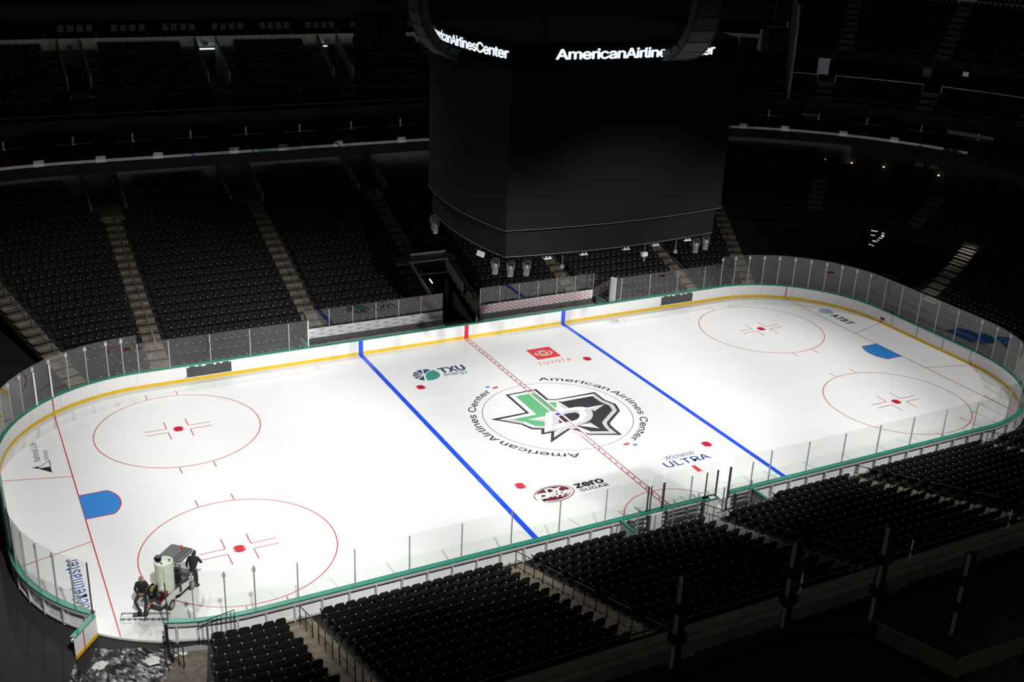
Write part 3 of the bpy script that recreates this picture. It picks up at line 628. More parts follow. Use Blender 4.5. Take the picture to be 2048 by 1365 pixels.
for k, (a, b) in enumerate(VL):
    struct('landing', sweep(MB(), rect(25.5, 30.2, 5.75, 6.08), a, b), TAN, 'concrete landing of the %s far doorway from the left' % ORD[k], 'floor')
    for x, sd in ((a, -1), (b, 1)):
        mb = MB(); w0, w1 = (x - .12, x) if sd < 0 else (x, x + .12)
        mb.extr([(w0, HY + 25.6, 5.6), (w0, HY + 29.7, 5.6), (w0, HY + 29.7, 8.4), (w0, HY + 25.6, 6.9)], (.12, 0, 0)); struct('parapet_wall', mb, GREYC, '%s low wall beside the %s far doorway from the left' % ('left' if sd < 0 else 'right', ORD[k]), 'wall')
tier(FAR, 12, 18, HX + 22, HX + 90 + 14, 1, 1.25, 'raised steps of the right end stand above the retracted seats')
struct('box_floor', sweep(MB(), rect(25.5, 30, 5.3, 5.95), HX + 50, HX + 104), CONC, 'dark floor of the boxes over the right end stand', 'floor')
tier(FAR, 12, 18, -(HX + 60), -(HX + 22), 1, 1.25, 'raised steps of the left corner stand above the retracted seats')
struct('wall_void_right', sweep(MB(), rect(22.5, 22.8, -.1, 4.0), HX + 22, HX + 105), DARKW, 'black back wall of the hollow under the right end stand', 'wall')
struct('wall_void_left', sweep(MB(), rect(22.5, 22.8, -.1, 4.0), -(HX + 75), -(HX + 22)), DARKW, 'black back wall of the hollow under the left corner stand', 'wall')
tier(NEAR, 0, 15, -(HX + 13), HX + 70, -1, .5, 'stepped concrete of the near lower stand')
tier(UP, 0, 4, -(HX + 75), HX + 110, 1, .5, 'lower steps of the upper stand')
UA = [-(HX + 42), -(HX + 17), -20.5, -9.8, .75, 11.3, HX + .5, HX + 13.5, HX + 27]
PT = HX + 37; RA = [HX + 43, HX + 58.7, HX + 74, HX + 89]
def ha(t, m_, rho): return m_ if abs(t) < HX else math.degrees(m_ / rho)
ue = [-(HX + 75)]
for t in UA: ue += [t - ha(t, .8, 38), t + ha(t, .8, 38)]
ue.append(PT)
for k in range(0, len(ue), 2): tier(UP, 4, 9, ue[k], ue[k + 1], 1, .5, 'upper steps of the upper stand, %s bay from the left' % ORD[k // 2])

DECK = dict(R0=37.9, d=.86, z0=16.0, h=.5)
tier(DECK, 0, 10, PT, HX + 100, 1, .9, 'steps of the dark top deck right of the partition wall')
tier(FAR, 0, 12, HX + 84, HX + 106, 1, .86, 'lower steps of the right end stand behind the goal')
# ------------------------------------------------------------------ stairs
def frame(t, rho, sy):
    cx, cy, nx, ny = st(t); n = Vector((nx, sy * ny, 0)); c = Vector((cx + nx * rho, sy * (cy + ny * rho), 0)); return c, n, Vector((n.y, -n.x, 0))
def stair(B, i0, i1, t, sy, w_, label, m_=TAN, off=0.0):
    mb = MB()
    for i in range(i0, i1):
        r, z = rz(B, i); c, n, s = frame(t, r, sy); c = c + s * off
        mb.obox(c - s * w_ / 2 + Vector((0, 0, z)), s * w_, n * (B['d'] - .40), (0, 0, .014))
        mb.obox(c - s * w_ / 2 + n * (B['d'] - .40) + Vector((0, 0, z)), s * w_, n * .40, (0, 0, B['h'] / 2))
    return struct('stair', mb, m_, label, 'stair')
FA = [-(HX + 20.5), -20.45, -9.95, 10.25, 20.3, HX + 20.5]
for k, t in enumerate(FA): stair(FAR, 0 if abs(t) < 15 else -2, 18, t, 1, 1.15, 'far lower stair, %s from the left, tan concrete steps' % ORD[k])
stair(FAR, 0, 7, -1.5, 1, 1.0, 'tan concrete steps along the left wall of the far tunnel'); stair(FAR, 0, 7, 2.3, 1, 1.0, 'tan concrete steps along the right wall of the far tunnel')
stair(FAR, 7, 18, -.4, 1, 1.15, 'tan concrete steps above the far tunnel')
struct('landing', MB().box(-2.1, 2.9, HY + 16.5, HY + 18.1, 3.0, 3.2), TAN, 'tan concrete landing above the far tunnel', 'floor')
STRIP = mat('grey_step', (.16, .16, .165), .6)
for k, t in enumerate((HX + 44.5, HX + 68, HX + 90 + HY)): stair(FAR, 12, 18, t, 1, 1.3, 'grey stair of the right end stand, %s from the hanging scoreboard' % ORD[k], STRIP)
stair(FAR, 12, 22, -(HX + 44.5), 1, 1.3, 'grey stair of the far left corner stand', STRIP)
NA = [-20.35, -10.2, .3, 10.4, 20.6, HX + 27]
for k, t in enumerate(NA): stair(NEAR, 0, 15, t, -1, 1.2, 'near lower stair, %s from the left' % ORD[k], GREYC if k == 2 else TAN)
for k, t in enumerate(RA): stair(UP, 0, 4, t, 1, 1.5, 'grey stair right of the partition wall, %s from it' % ORD[k], mat('pale_step', (.24, .24, .24), .6))
for k, t in enumerate((HX + 45.2, HX + 58.5, HX + 73)): stair(DECK, 0, 10, t, 1, 1.4, 'dim stair of the top deck right of the partition, %s from it' % ORD[k])
PLS = mat('step_lit_tone', (.42, .40, .37), .6)  # pale tread colour stands in for light from the doorway above
for i in range(2, 12): stair(FAR, i, i + 1, HX + 91.6 - .85 * (i - 1), 1, 1.3, '%s step up, coloured pale as if lit, beside the lower seats of the right end' % ORD[i - 2], PLS)
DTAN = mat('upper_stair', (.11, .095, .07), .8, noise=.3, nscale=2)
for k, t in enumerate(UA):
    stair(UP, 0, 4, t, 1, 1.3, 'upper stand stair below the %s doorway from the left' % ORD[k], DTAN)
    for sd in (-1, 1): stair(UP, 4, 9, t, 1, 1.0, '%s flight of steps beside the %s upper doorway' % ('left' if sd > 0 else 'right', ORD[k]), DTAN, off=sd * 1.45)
    mb = MB()
    for sd in (-1, 1):
        c, n, s = frame(t, UP['R0'] + 4 * UP['d'], 1); a = c + s * sd * .86
        z4 = rz(UP, 4)[1]; mb.extr([a - s * .06 + Vector((0, 0, z4 - .5)), a - s * .06 + n * 4.3 + Vector((0, 0, z4 - .5)), a - s * .06 + n * 4.3 + Vector((0, 0, z4 + 3.3)), a - s * .06 + n * .7 + Vector((0, 0, z4 + 1.25)), a - s * .06 + Vector((0, 0, z4 + 1.15))], s * .12)
    struct('parapet_wall', mb, GREYC, 'pair of low walls flanking the %s upper doorway from the left' % ORD[k], 'wall')

# ------------------------------------------------------------------ handrails
RAILM = mat('far_rail', (.20, .24, .22), .35, .3)
def far_rail(B, i, k, t, sy, label, m_=RAILM, off=0.0):
    mb = MB()
    r, z = rz(B, i); r2, z2 = rz(B, i + k); c, n, s = frame(t, r + .2, sy); c = c + s * off; d = n * (r2 - r) + Vector((0, 0, z2 - z)); Z = Vector((0, 0, 1))
    a = c + Vector((0, 0, z))
    for h in (.92, .62): mb.tube([a + Z * h, a + d + Z * h], .022, 6)
    for q in (0.02, .98): mb.tube([a + d * q, a + d * q + Z * .92], .02, 6)
    return tag(mb.build('handrail', m_), label, 'handrail', 'stair handrails')
SN = {-(HX + 20.5): 'far left corner stair', -20.45: 'far stair left of the left team bench', -9.95: 'far stair behind the left team bench', 10.25: 'far stair behind the right team bench', 20.3: 'far stair right of the right team bench', HX + 20.5: 'last far stair at the right corner'}
for t in FA:
    for j, i in enumerate(range(0, 17, 3)): far_rail(FAR, i, 2.1, t, 1, '%s steel handrail up the %s' % (ORD[j], SN[t]))
for j, i in enumerate(range(9, 17, 3)): far_rail(FAR, i, 2.1, -.4, 1, '%s steel handrail up from the tunnel roof' % ORD[j])
def near_rail(i, t, label):
    mb = MB(); B = NEAR; r, z = rz(B, i); c, n, s = frame(t, r + .25, -1); Z = Vector((0, 0, 1)); sl = Vector((n.x * B['d'], n.y * B['d'], B['h']))
    a = c + Z * z; top = [a + Z * .95, a + sl * 1.75 + Z * .95, a + sl * 1.95 + Z * .90, a + sl * 2.05 + Z * .75, a + sl * 2.05]
    mb.tube([a] + top, .024, 7); mb.tube([a + Z * .5, a + sl * 2.05 + Z * .5], .018, 6); mb.tube([a + sl, a + sl + Z * .95], .02, 6)
    o = thing('handrail', label, 'handrail', a, group='stair handrails')
    mb.build('rail_frame', DKGREEN, o); f = MB()
    for q in (0, 1, 2.05): f.lathe([(.05, 0), (.05, .015)], tuple(a + sl * q), 10)
    f.build('floor_flange', DKGREEN, o)
    return o
SNN = ['stair nearest the utility cart', 'second near stair from the left', 'near stair behind the penalty boxes', 'near stair right of the penalty boxes', 'near stair second from the right', 'rightmost near stair']
for k, t in enumerate(NA):
    for j, i in enumerate(range(0, 14, 3)): near_rail(i, t, '%s dark green handrail up the %s' % (ORD[j], SNN[k]))
for k, t in enumerate((HX + 44.5, HX + 68)):
    for j, i in enumerate((12, 15, 18)): far_rail(FAR, i, 2.1, t, 1, '%s handrail up on the %s stair of the right end stand' % (ORD[j], ORD[k]), BLACK)

# ------------------------------------------------------------------ seats
PITCH = .497
def row_len(t0, t1, rho, sy):
    T = np.linspace(t0, t1, 160); P = np.array([pt(t, rho, sy) for t in T]); return T, np.r_[0, np.cumsum(np.hypot(*np.diff(P, axis=0).T))]
SEATS = []
def seat_block(B, rows, t0, t1, sy, trim0, trim1, block, skip=None, so=.45):
    for i in rows:
        if skip and i in skip: continue
        r, z = rz(B, i); rho = r + so
        T, Ln = row_len(t0, t1, rho, sy); usable = Ln[-1] - trim0 - trim1; n = int(usable / PITCH)
        if n < 1: continue
        s0 = trim0 + (usable - n * PITCH) / 2 + PITCH / 2
        for k in range(n):
            t = float(np.interp(s0 + k * PITCH, Ln, T)); cx, cy, nx, ny = st(t)
            x, y = cx + nx * rho, sy * (cy + ny * rho); a = math.atan2(sy * ny, nx) - math.pi / 2
            SEATS.append((x, y, z, a, block, i, k, n))
L0 = list(range(0, 18)); A = .66
fb = [(-(HX + 20.5), -20.45), (-20.45, -9.95), (-9.95, -2.1), (2.9, 10.25), (10.25, 20.3), (20.3, HX + 20.5)]
for k, (a, b) in enumerate(fb):
    seat_block(FAR, range(0, 7) if k in (2, 3) else L0, a, b, 1, .02 if k == 3 else A, .02 if k == 2 else A, 'far%d' % k)
for a, b, c0, c1 in ((-(HX + 20.5), -20.45, A, A), (-20.45, -11.5, A, .02), (12.4, 20.3, .02, A), (20.3, HX + 20.5, A, A)): seat_block(FAR, (-2, -1), a, b, 1, c0, c1, 'farfront')
seat_block(FAR, range(7, 9), -9.95, -2.1, 1, A, .02, 'far2'); seat_block(FAR, range(7, 9), 2.9, 10.25, 1, .02, A, 'far3')
seat_block(FAR, range(9, 18), -9.95, -.4, 1, A, A, 'far2'); seat_block(FAR, range(9, 18), -.4, 10.25, 1, A, A, 'far3')
for k in range(0, len(edges), 2):
    if k == 6: continue
    seat_block(FAR, range(20 if k in (0, 2) else 18, 22), edges[k], edges[k + 1], 1, .9, .9, 'fartop%d' % k)
for a, b in ((HX + 20.5, HX + 44.5), (HX + 44.5, HX + 68), (HX + 68, HX + 90 + HY), (HX + 90 + HY, HX + 104)): seat_block(FAR, range(12, 22 if b < HX + 45 else 18), a, b, 1, .7, .7, 'end')
seat_block(FAR, range(12, 18), -(HX + 60), -(HX + 44.5), 1, .7, .7, 'lc'); seat_block(FAR, range(12, 18), -(HX + 44.5), -(HX + 20.5), 1, .7, .7, 'lc')
seat_block(FAR, range(18, 22), -(HX + 50), -(HX + 12), 1, .7, .7, 'lc2')
ub = [-(HX + 75)] + UA + [PT]
for k in range(len(ub) - 1):
    seat_block(UP, range(0, 4), ub[k], ub[k + 1], 1, .75, .75, 'up'); seat_block(UP, range(4, 9), ub[k], ub[k + 1], 1, 2.05, 2.05 if k < len(ub) - 2 else .2, 'up')
rb = [PT] + RA + [HX + 106]
for k in range(len(rb) - 1): seat_block(UP, range(0, 4), rb[k], rb[k + 1], 1, .75, .75, 'upr')
rb2 = [PT, HX + 45.2, HX + 58.5, HX + 73, HX + 90]
for k in range(len(rb2) - 1): seat_block(DECK, range(0, 10), rb2[k], rb2[k + 1], 1, .75, .75, 'deckr')
for i in range(0, 12): seat_block(FAR, [i], HX + 92 - .85 * (i - 1), HX + 105, 1, .75, .7, 'endlow')
nb = [-(HX + 12.5)] + NA + [HX + 68]
for k in range(len(nb) - 1):
    for i in range(15):
        a, b, c0, c1 = nb[k], nb[k + 1], A, A
        if k == 0: c0 = .05
        if i == 0 and k == 2: b, c1 = -4.35, .02
        if i == 0 and k == 3: a, c0 = 4.55, .02
        seat_block(NEAR, [i], a, b, -1, c0, c1, 'near%d' % k)
# seat shape: front is local -y
def seat_parts(detail):
    def back(mb):
        w, z0, z1, th = .222, .36, .86, .05; prof = [(-w, z0), (w, z0), (w, z1 - .10), (w - .03, z1 - .03), (w - .10, z1), (-w + .10, z1), (-w + .03, z1 - .03), (-w, z1 - .10)] if detail else [(-w, z0), (w, z0), (w, z1 - .07), (w - .08, z1), (-w + .08, z1), (-w, z1 - .07)]
        tilt = lambda x, z, y: (x, y + .12 + (z - .36) * .22 - (.03 * (1 - (x / w) ** 2) if detail else 0), z)
        f_ = [tilt(x, z, -th) for x, z in prof]; b_ = [tilt(x, z, 0) for x, z in prof]; n = len(prof)
        mb.add(f_ + b_, [tuple(range(n)), tuple(range(2 * n - 1, n - 1, -1))] + [(i, n + i, n + (i + 1) % n, (i + 1) % n) for i in range(n)])
    def pan(mb):
        P = [(-.03, .36), (-.08, .54), (-.04, .57), (.03, .56), (.07, .38), (.02, .34)] if detail else [(-.04, .36), (-.07, .56), (.02, .57), (.07, .36)]
        mb.extr([(-.205, y, z) for y, z in P], (.41, 0, 0))
    def arm(mb):
        mb.box(.225, .275, -.12, .16, .60, .635)
        if detail: mb.obox((.236, .13, .58), (.03, 0, 0), (0, .06, .0), (0, .02, .12))
    def cap(mb): mb.obox((.222, -.17, .60), (.056, 0, 0), (0, .055, .034), (0, -.014, .02))
    def leg(mb):
        if detail: mb.extr([(.24, -.02, 0), (.24, .14, 0), (.24, .16, .62), (.24, -.06, .62), (.24, .05, .4)], (.022, 0, 0)); mb.box(.215, .285, -.04, .18, 0, .02)
        else: mb.box(.24, .262, .02, .12, 0, .6)
    return [('backrest', back, SEAT), ('seat_pan', pan, SEATP), ('armrest', arm, SEATP), ('armrest_cap', cap, GLINT), ('support_leg', leg, SEATP)]
inv = cam.matrix_world.inverted(); FPX = 2210.36
def screen(x, y, z):
    q = inv @ Vector((x, y, z)); return (1024 + FPX * q.x / -q.z, 682.5 - FPX * q.y / -q.z, -q.z)
cand = []
for j, s in enumerate(SEATS):
    if s[4].startswith('near') and s[5] <= 12:
        px, py, dz = screen(s[0], s[1], s[2] + .7)
        if 6 < px < 2042 and py < 1352 and py < 1330 - (px - 1050) * .315: cand.append((dz, j))
cand.sort(); near_ids = [j for _, j in cand[:300]]; near_set = set(near_ids)
BLK = {'near0': 'left of first near stair', 'near1': 'between first and second near stairs', 'near2': 'between second and third near stairs', 'near3': 'right of third near stair', 'near4': 'right of fourth near stair', 'near5': 'right of fifth near stair', 'near6': 'at the right corner'}
proto = None
for j in near_ids:
    x, y, z, a, blk, i, k, n = SEATS[j]
    if proto is None:
        proto = thing('stadium_chair', '', 'seat'); kids = []
        for nm, fn, m_ in seat_parts(True):
            mb = MB(); fn(mb); kids.append(mb.build(nm, m_, proto, local=True))
        o = proto
    else:
        o = proto.copy(); COL.objects.link(o)
        for c in kids:
            d = c.copy(); COL.objects.link(d); d.parent = o
    o.location = (x, y, z); o.rotation_euler = (0, 0, a)
    kk = n - 1 - k if blk == 'near0' else k
    side = 'from right' if blk == 'near0' else 'from left'
    tag(o, 'black seat, %s row from ice, %s %s, %s' % (ORD[i], ORD[kk], side, BLK[blk]), 'seat', 'black folding seats of the near lower stand')
# the thousands of seats beyond those 300: one mass
tv, tf, tm = [], [], []
for q, (nm, fn, m_) in enumerate(seat_parts(False)):
    mb = MB(); fn(mb); b = len(tv); tv += mb.v; tf += [tuple(i + b for i in f) for f in mb.f]; tm += [(0, 1, 1, 2, 1)[q]] * len(mb.f)
tv = np.array(tv, dtype=np.float32)
rest = [s for j, s in enumerate(SEATS) if j not in near_set]
V = []
for x, y, z, a, *_ in rest:
    c, s_ = math.cos(a), math.sin(a); V.append(np.c_[tv[:, 0] * c - tv[:, 1] * s_ + x, tv[:, 0] * s_ + tv[:, 1] * c + y, tv[:, 2] + z])
V = np.concatenate(V).astype(np.float32); nv = len(tv)
loops = np.array([i for f in tf for i in f], dtype=np.int32); tot = np.array([len(f) for f in tf], dtype=np.int32)
N = len(rest); LP = (loops[None, :] + (np.arange(N, dtype=np.int32) * nv)[:, None]).ravel(); LT = np.tile(tot, N); LS = np.r_[0, np.cumsum(LT)[:-1]].astype(np.int32)
me = bpy.data.meshes.new('stadium_seating'); me.vertices.add(len(V)); me.vertices.foreach_set('co', V.ravel()); me.loops.add(len(LP)); me.loops.foreach_set('vertex_index', LP)
me.polygons.add(len(LT)); me.polygons.foreach_set('loop_start', LS)
for q in (SEAT, SEATP, GLINT): me.materials.append(q)
me.polygons.foreach_set('material_index', np.tile(np.array(tm, dtype=np.int32), N)); me.update(calc_edges=True)
so = bpy.data.objects.new('stadium_seating', me); COL.objects.link(so)
tag(so, 'thousands of black folding seats filling all the stands round the ice', 'seating', kind='stuff')

# ------------------------------------------------------------------ far tunnel between the benches
Tn = lambda y: 1.42 + (y - 15.05) * .325
lw = MB(); lw.extr([(-1.09, 15.05, -.1), (-1.09, 20.6, -.1), (-1.09, 20.6, Tn(20.6)), (-1.09, 15.05, Tn(15.05))], (.14, 0, 0))
struct('wall_tunnel_left', lw, GREYC, 'grey sloping left wall of the far tunnel', 'wall')
CAPM = mat('pale_concrete_cap', (.50, .49, .44), .7)
cp = MB(); cp.extr([(-1.13, 15.0, Tn(15.0)), (-1.13, 20.6, Tn(20.6)), (-1.13, 20.6, Tn(20.6) + .06), (-1.13, 15.0, Tn(15.0) + .06)], (.22, 0, 0))
cp.extr([(1.71, 17.6, Tn(17.6)), (1.71, 20.6, Tn(20.6)), (1.71, 20.6, Tn(20.6) + .06), (1.71, 17.6, Tn(17.6) + .06)], (.22, 0, 0))
cp.extr([(1.71, 15.0, Tn(15.0)), (1.71, 16.7, Tn(16.7)), (1.71, 16.7, Tn(16.7) + .06), (1.71, 15.0, Tn(15.0) + .06)], (.22, 0, 0))
cp.box(-1.13, 1.93, 20.55, 20.75, 3.25, 3.34)
struct('trim_1', cp, CAPM, 'pale concrete capping along the top of the tunnel walls', 'trim')
rw = MB()
rw.extr([(1.75, 15.05, -.1), (1.75, 16.7, -.1), (1.75, 16.7, Tn(16.7)), (1.75, 15.05, Tn(15.05))], (.14, 0, 0))
rw.box(1.75, 1.89, 16.7, 17.6, -.1, 1.5)
rw.extr([(1.75, 17.6, -.1), (1.75, 19.05, -.1), (1.75, 19.05, Tn(19.05)), (1.75, 17.6, Tn(17.6))], (.14, 0, 0))
rw.extr([(1.75, 19.05, 1.66), (1.75, 20.05, 1.66), (1.75, 20.05, Tn(20.05)), (1.75, 19.05, Tn(19.05))], (.14, 0, 0))
rw.extr([(1.75, 20.05, -.1), (1.75, 20.6, -.1), (1.75, 20.6, Tn(20.6)), (1.75, 20.05, Tn(20.05))], (.14, 0, 0))
struct('wall_tunnel_right', rw, mat('tunnel_grey_lit', (.65, .65, .65), .7), 'grey right wall of the far tunnel with a dark doorway', 'wall')  # right wall colour lightened to stand in for direct light on it
struct('door_1', MB().box(1.84, 1.88, 19.05, 20.05, -.1, 1.66), BLACK, 'dark doorway in the right wall of the far tunnel', 'door')
struct('wall_tunnel_back', MB().box(-1.0, 1.8, 24.0, 24.2, -.1, 3.2).box(-1.0, 1.8, 20.55, 20.7, 2.6, 3.25), DARKW, 'dark lintel and back wall of the far tunnel', 'wall')
tag(MB().tube([(-.95, 18.83, 2.93), (1.75, 19.98, 2.47)], .05, 8).build('ceiling_pipe', mat('dull_yellow_pipe', (.3, .29, .2), .5)), 'pale pipe crossing the mouth of the far tunnel', 'pipe')
for x, lab in ((-.98, 'left'), (1.82, 'right')):
    mb = MB(); mb.tube([(x, 15.2, Tn(15.2) + .55), (x, 20.5, Tn(20.5) + .6)], .025, 7)
    for y in (15.4, 17.0, 18.8, 20.4): mb.tube([(x, y, Tn(y)), (x, y, Tn(y) + .58)], .02, 6)
    tag(mb.build('handrail', RAILM), 'thin sloping handrail on the %s wall of the far tunnel' % lab, 'handrail')
o = thing('glass_rail', 'short glass barrier with pale rail above the far tunnel', 'barrier', (.4, 20.7, 3.34))
MB().box(-1.4, 1.35, -.006, .006, 0, .5).build('glass_sheet', GLASS, o, local=True); mb = MB().box(-1.45, 1.4, -.03, .03, .5, .62)
mb.build('top_rail', mat('pale_rail', (.55, .6, .56), .4), o, local=True)
for x in (-1.4, -.6, .3, 1.35): MB().box(x - .02, x + .02, -.02, .02, -.3, .5).build('post', BLACK, o, local=True)
for x0, x1, lab in ((-2.15, -1.2, 'left'), (1.95, 2.95, 'right')):
    mb = MB()
    for z in (.25, .45, .65, .85, 1.0): mb.tube([(x0, HY + 16.6, 3.2 + z), (x1, HY + 16.6, 3.2 + z)], .015, 6)
    for x in (x0, x1): mb.tube([(x, HY + 16.6, 3.2), (x, HY + 16.6, 4.2)], .02, 6)
    tag(mb.build('guard_rail', BLACK), 'black barred guard rail %s of the tunnel glass barrier' % lab, 'railing')
tag(MB().tube([(-.55, 18.2, 2.75), (-.55, 17.7, 2.6)], .04, 8).build('tube_lamp', mat('lamp_white', (1, .95, 1), .4, emit=3.0)), 'small lit tube lamp inside the mouth of the far tunnel', 'lamp')

# ------------------------------------------------------------------ upper structure of the bowl
FA0, FA1 = -(HX + 78), HX + 112
sl = MB(); sweep(sl, rect(29.75, 30.0, 6.0, 9.2), FA0, HX + 49); struct('wall_end', sweep(MB(), rect(29.75, 30.0, 5.0, 9.2), HX + 49, FA1), mat('end_wall_shade', (.05, .048, .043), .7), 'concourse wall behind the right end stand, coloured darker for shade', 'wall'); struct('wall_far', sl, mat('concourse_wall', (.34, .33, .30), .7, noise=.08, nscale=.8), 'pale ribbed concourse wall behind the far lower stand', 'wall')  # same concourse wall throughout; its right stretch is coloured darker to stand for shade
for k, (a, b) in enumerate(VL):
    struct('door_%d' % (k + 2), sweep(MB(), rect(29.6, 29.74, 6.08, 8.6), a + .05, b - .05), BLACK, 'black concourse doorway, %s from the left of the far lower stand' % ORD[k], 'door')
SG = mat('section_sign', (.33, .33, .31), .5); SGK = mat('sign_black', (.01, .01, .01), .5)
for k, (a, b) in enumerate(VL[:3]):
    for x, sd in ((a - .35, 'left'), (b + .35, 'right')):
        o = thing('section_sign', 'small pale section sign %s of the %s far doorway' % (sd, ORD[k]), 'sign', (x, HY + 29.72, 8.2))
        MB().box(-.2, .2, -.03, 0, -.16, .16).build('sign_plate', SG, o, local=True)
        mb = MB()
        for q in (-.1, 0, .1): mb.box(q - .02, q + .02, -.034, -.03, -.09, .09)
        mb.build('sign_digits', SGK, o, local=True)
struct('club_floor', sweep(MB(), rect(27.15, 35, 9.1, 9.32), FA0, FA1), DARKW, 'dark floor of the far club level', 'floor')
struct('club_fascia', sweep(MB(), rect(26.95, 27.15, 8.98, 9.72), FA0, FA1), FASCIA, 'long black ribbon board round the club level', 'fascia')
struct('wall_club', sweep(MB(), rect(34.5, 34.8, 9.3, 11.4), FA0, FA1), mat('club_dark', (.01, .0095, .009), .8), 'dark back wall of the club boxes', 'wall')
struct('upper_fascia', sweep(MB(), rect(31.55, 32.1, 10.72, 11.95), FA0, FA1), FASCIA, 'dark fascia in front of the upper stand', 'fascia')
struct('ceiling', sweep(MB(), rect(32.1, 40, 10.7, 10.85), FA0, FA1), DARKW, 'dark ceiling of the club boxes', 'ceiling')
struct('upper_rail', sweep(MB(), rect(31.6, 31.66, 12.3, 12.36), FA0, FA1), BLACK, 'thin dark rail along the front of the upper stand', 'rail')
# low glass along the club ledge, taller sheets beside each box
gl = MB(); T = stations(FA0, FA1, 3)
def gseg(mb, a, b, rho, z0, z1, sy=1):
    p, q = Vector((*pt(a, rho, sy), z0)), Vector((*pt(b, rho, sy), z0)); d = q - p; n = Vector((d.y, -d.x, 0)).normalized()
    h = z1 - z0; mb.obox(p, d, -n * .012, Vector((0, 0, h)) - Vector((0, 0, 0)) + (n if n.dot(Vector((-p.x, -p.y, 0))) > 0 else -n) * h * .045)
fine = [-HX + k * 2.1 for k in range(0, 22)]
TT = sorted(set([t for t in np.arange(-(HX + 30), -HX, 5)] + list(np.linspace(-HX, HX, 21)) + [HX + 4.4 * k for k in range(0, 17)]))
for i in range(len(TT) - 1): gseg(gl, TT[i], TT[i + 1], 27.05, 9.72, 9.97)
struct('glass_parapet', gl, GLASS, 'low clear glass along the front ledge of the club level', 'glass barrier')
k = 0
for t in [-(HX + 6), -20.6, -16.6, -11.0, -7.2, -2.75, 2.6, 6.9] + [HX + q for q in (11.5, 20, 28.5, 36.5, 47.5, 57)]:
    a, b = t - ha(t, .35, 27), t + ha(t, .35, 27)
    mb = MB(); gseg(mb, a, b, 27.0, 9.72, 10.22)
    tag(mb.build('glass_screen', GLASS), 'tall clear sheet on the club ledge, %s from the left of the picture' % ORD[k], 'glass screen'); k += 1
DIV = [-(HX + 9.4), -22.2, -17.9, -13.65, -9.4, -5.1, -.8, 3.5, 7.8, 12.1] + [HX + q for q in (7.5, 16.3, 25, 33.8, 42.6, 51, 60.3, 70)]
def divider(t, zb, rho0, lab):
    c, n, s = frame(t, rho0, 1); Z = Vector((0, 0, 1)); o = thing('box_divider', lab, 'divider', c + Z * zb, group='wooden box dividers')
    b = c + Z * zb
    MB().extr([b - s * .06, b + n * 3.4 - s * .06, b + n * 3.4 + Z * .80 - s * .06, b + n * .2 + Z * .32 - s * .06, b - s * .06 + Z * .30], s * .09).build('wood_panel', WOOD, o)
    q = b + n * 2.3
    MB().cbox(q + Z * 1.62, s, Z, .12, .5, .1).build('post', GREYP, o)
    MB().cbox(q + Z * 1.30 - n * .06, s, Z, .17, .1, .14).build('bracket', mat('bracket_white', (.9, .9, .88), .4), o)
    if zb < 12: MB().tube([q + Z * 1.30 - s * 1.3, q + Z * 1.30 + s * 1.3], .02, 6).build('rail_bar', ALU, o)
for i, t in enumerate(DIV): divider(t, 9.32, 27.2, 'orange wooden divider of the club boxes, %s from the left' % ORD[i])
# club counters, dim seats and wall panels are lost in the dark; lit pieces on the right
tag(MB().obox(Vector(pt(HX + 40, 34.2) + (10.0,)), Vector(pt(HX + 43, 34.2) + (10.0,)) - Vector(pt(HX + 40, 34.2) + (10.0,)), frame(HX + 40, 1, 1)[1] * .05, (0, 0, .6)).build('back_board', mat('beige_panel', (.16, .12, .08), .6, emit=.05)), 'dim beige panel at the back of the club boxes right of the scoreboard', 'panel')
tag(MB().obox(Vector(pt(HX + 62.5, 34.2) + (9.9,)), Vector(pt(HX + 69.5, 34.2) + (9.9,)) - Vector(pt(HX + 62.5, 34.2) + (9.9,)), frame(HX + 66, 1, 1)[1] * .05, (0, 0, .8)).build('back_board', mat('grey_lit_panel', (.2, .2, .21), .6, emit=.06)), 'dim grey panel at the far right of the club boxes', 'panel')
# upper stand back wall, its bright band, doorways
struct('wall_upper', sweep(MB(), rect(39.85, 40.1, 13.0, 16.75), FA0, PT), mat('upper_wall', (.55, .53, .48), .7, noise=.1, nscale=.6), 'pale band of wall behind the upper stand', 'wall')
jt = MB()
for t in np.arange(-HX, HX, 2.95): sweep(jt, rect(39.83, 39.86, 16.0, 16.75), t, t + .05)
struct('trim_2', jt, GREYC, 'fine joints of the pale band of wall', 'trim')
LAMPW = mat('cool_lamp', (.75, .88, 1), .4, emit=2.2)
for k, t in enumerate(UA):
    e = ha(t, .72, 39.8)
    struct('door_%d' % (k + 8), sweep(MB(), rect(39.72, 39.84, 13.4, 15.85), t - e, t + e), BLACK, 'black doorway of the upper stand, %s from the left' % ORD[k], 'door')
    a_, b_ = t - ha(t, .8, 38), t + ha(t, .8, 38); z4 = rz(UP, 4)[1]; struct('landing', sweep(MB(), rect(35.5, 39.8, z4 - .4, z4 - .02), a_, b_), CONC, 'dark landing of the upper doorway, %s from the left' % ORD[k], 'floor')
    o = thing('exit_sign', 'small dark exit sign above the %s upper doorway' % ORD[k], 'sign', (*pt(t, 39.8), 16.1)); c, n, s = frame(t, 39.8, 1)
    MB().cbox(c + Vector((0, 0, 16.1)), s, (0, 0, 1), .42, .26, .06).build('sign_plate', SGK, o); MB().cbox(c - n * .035 + Vector((0, 0, 16.1)), s, (0, 0, 1), .22, .08, .01).build('sign_letters', SG, o)
c, n, s = frame(-9.8, 39.6, 1); tag(MB().cbox(c + Vector((0, 0, 15.75)), s, (0, 0, 1), 1.35, .09, .1).build('strip_lamp', LAMPW), 'cool white lit strip over an upper doorway left of the scoreboard', 'lamp')
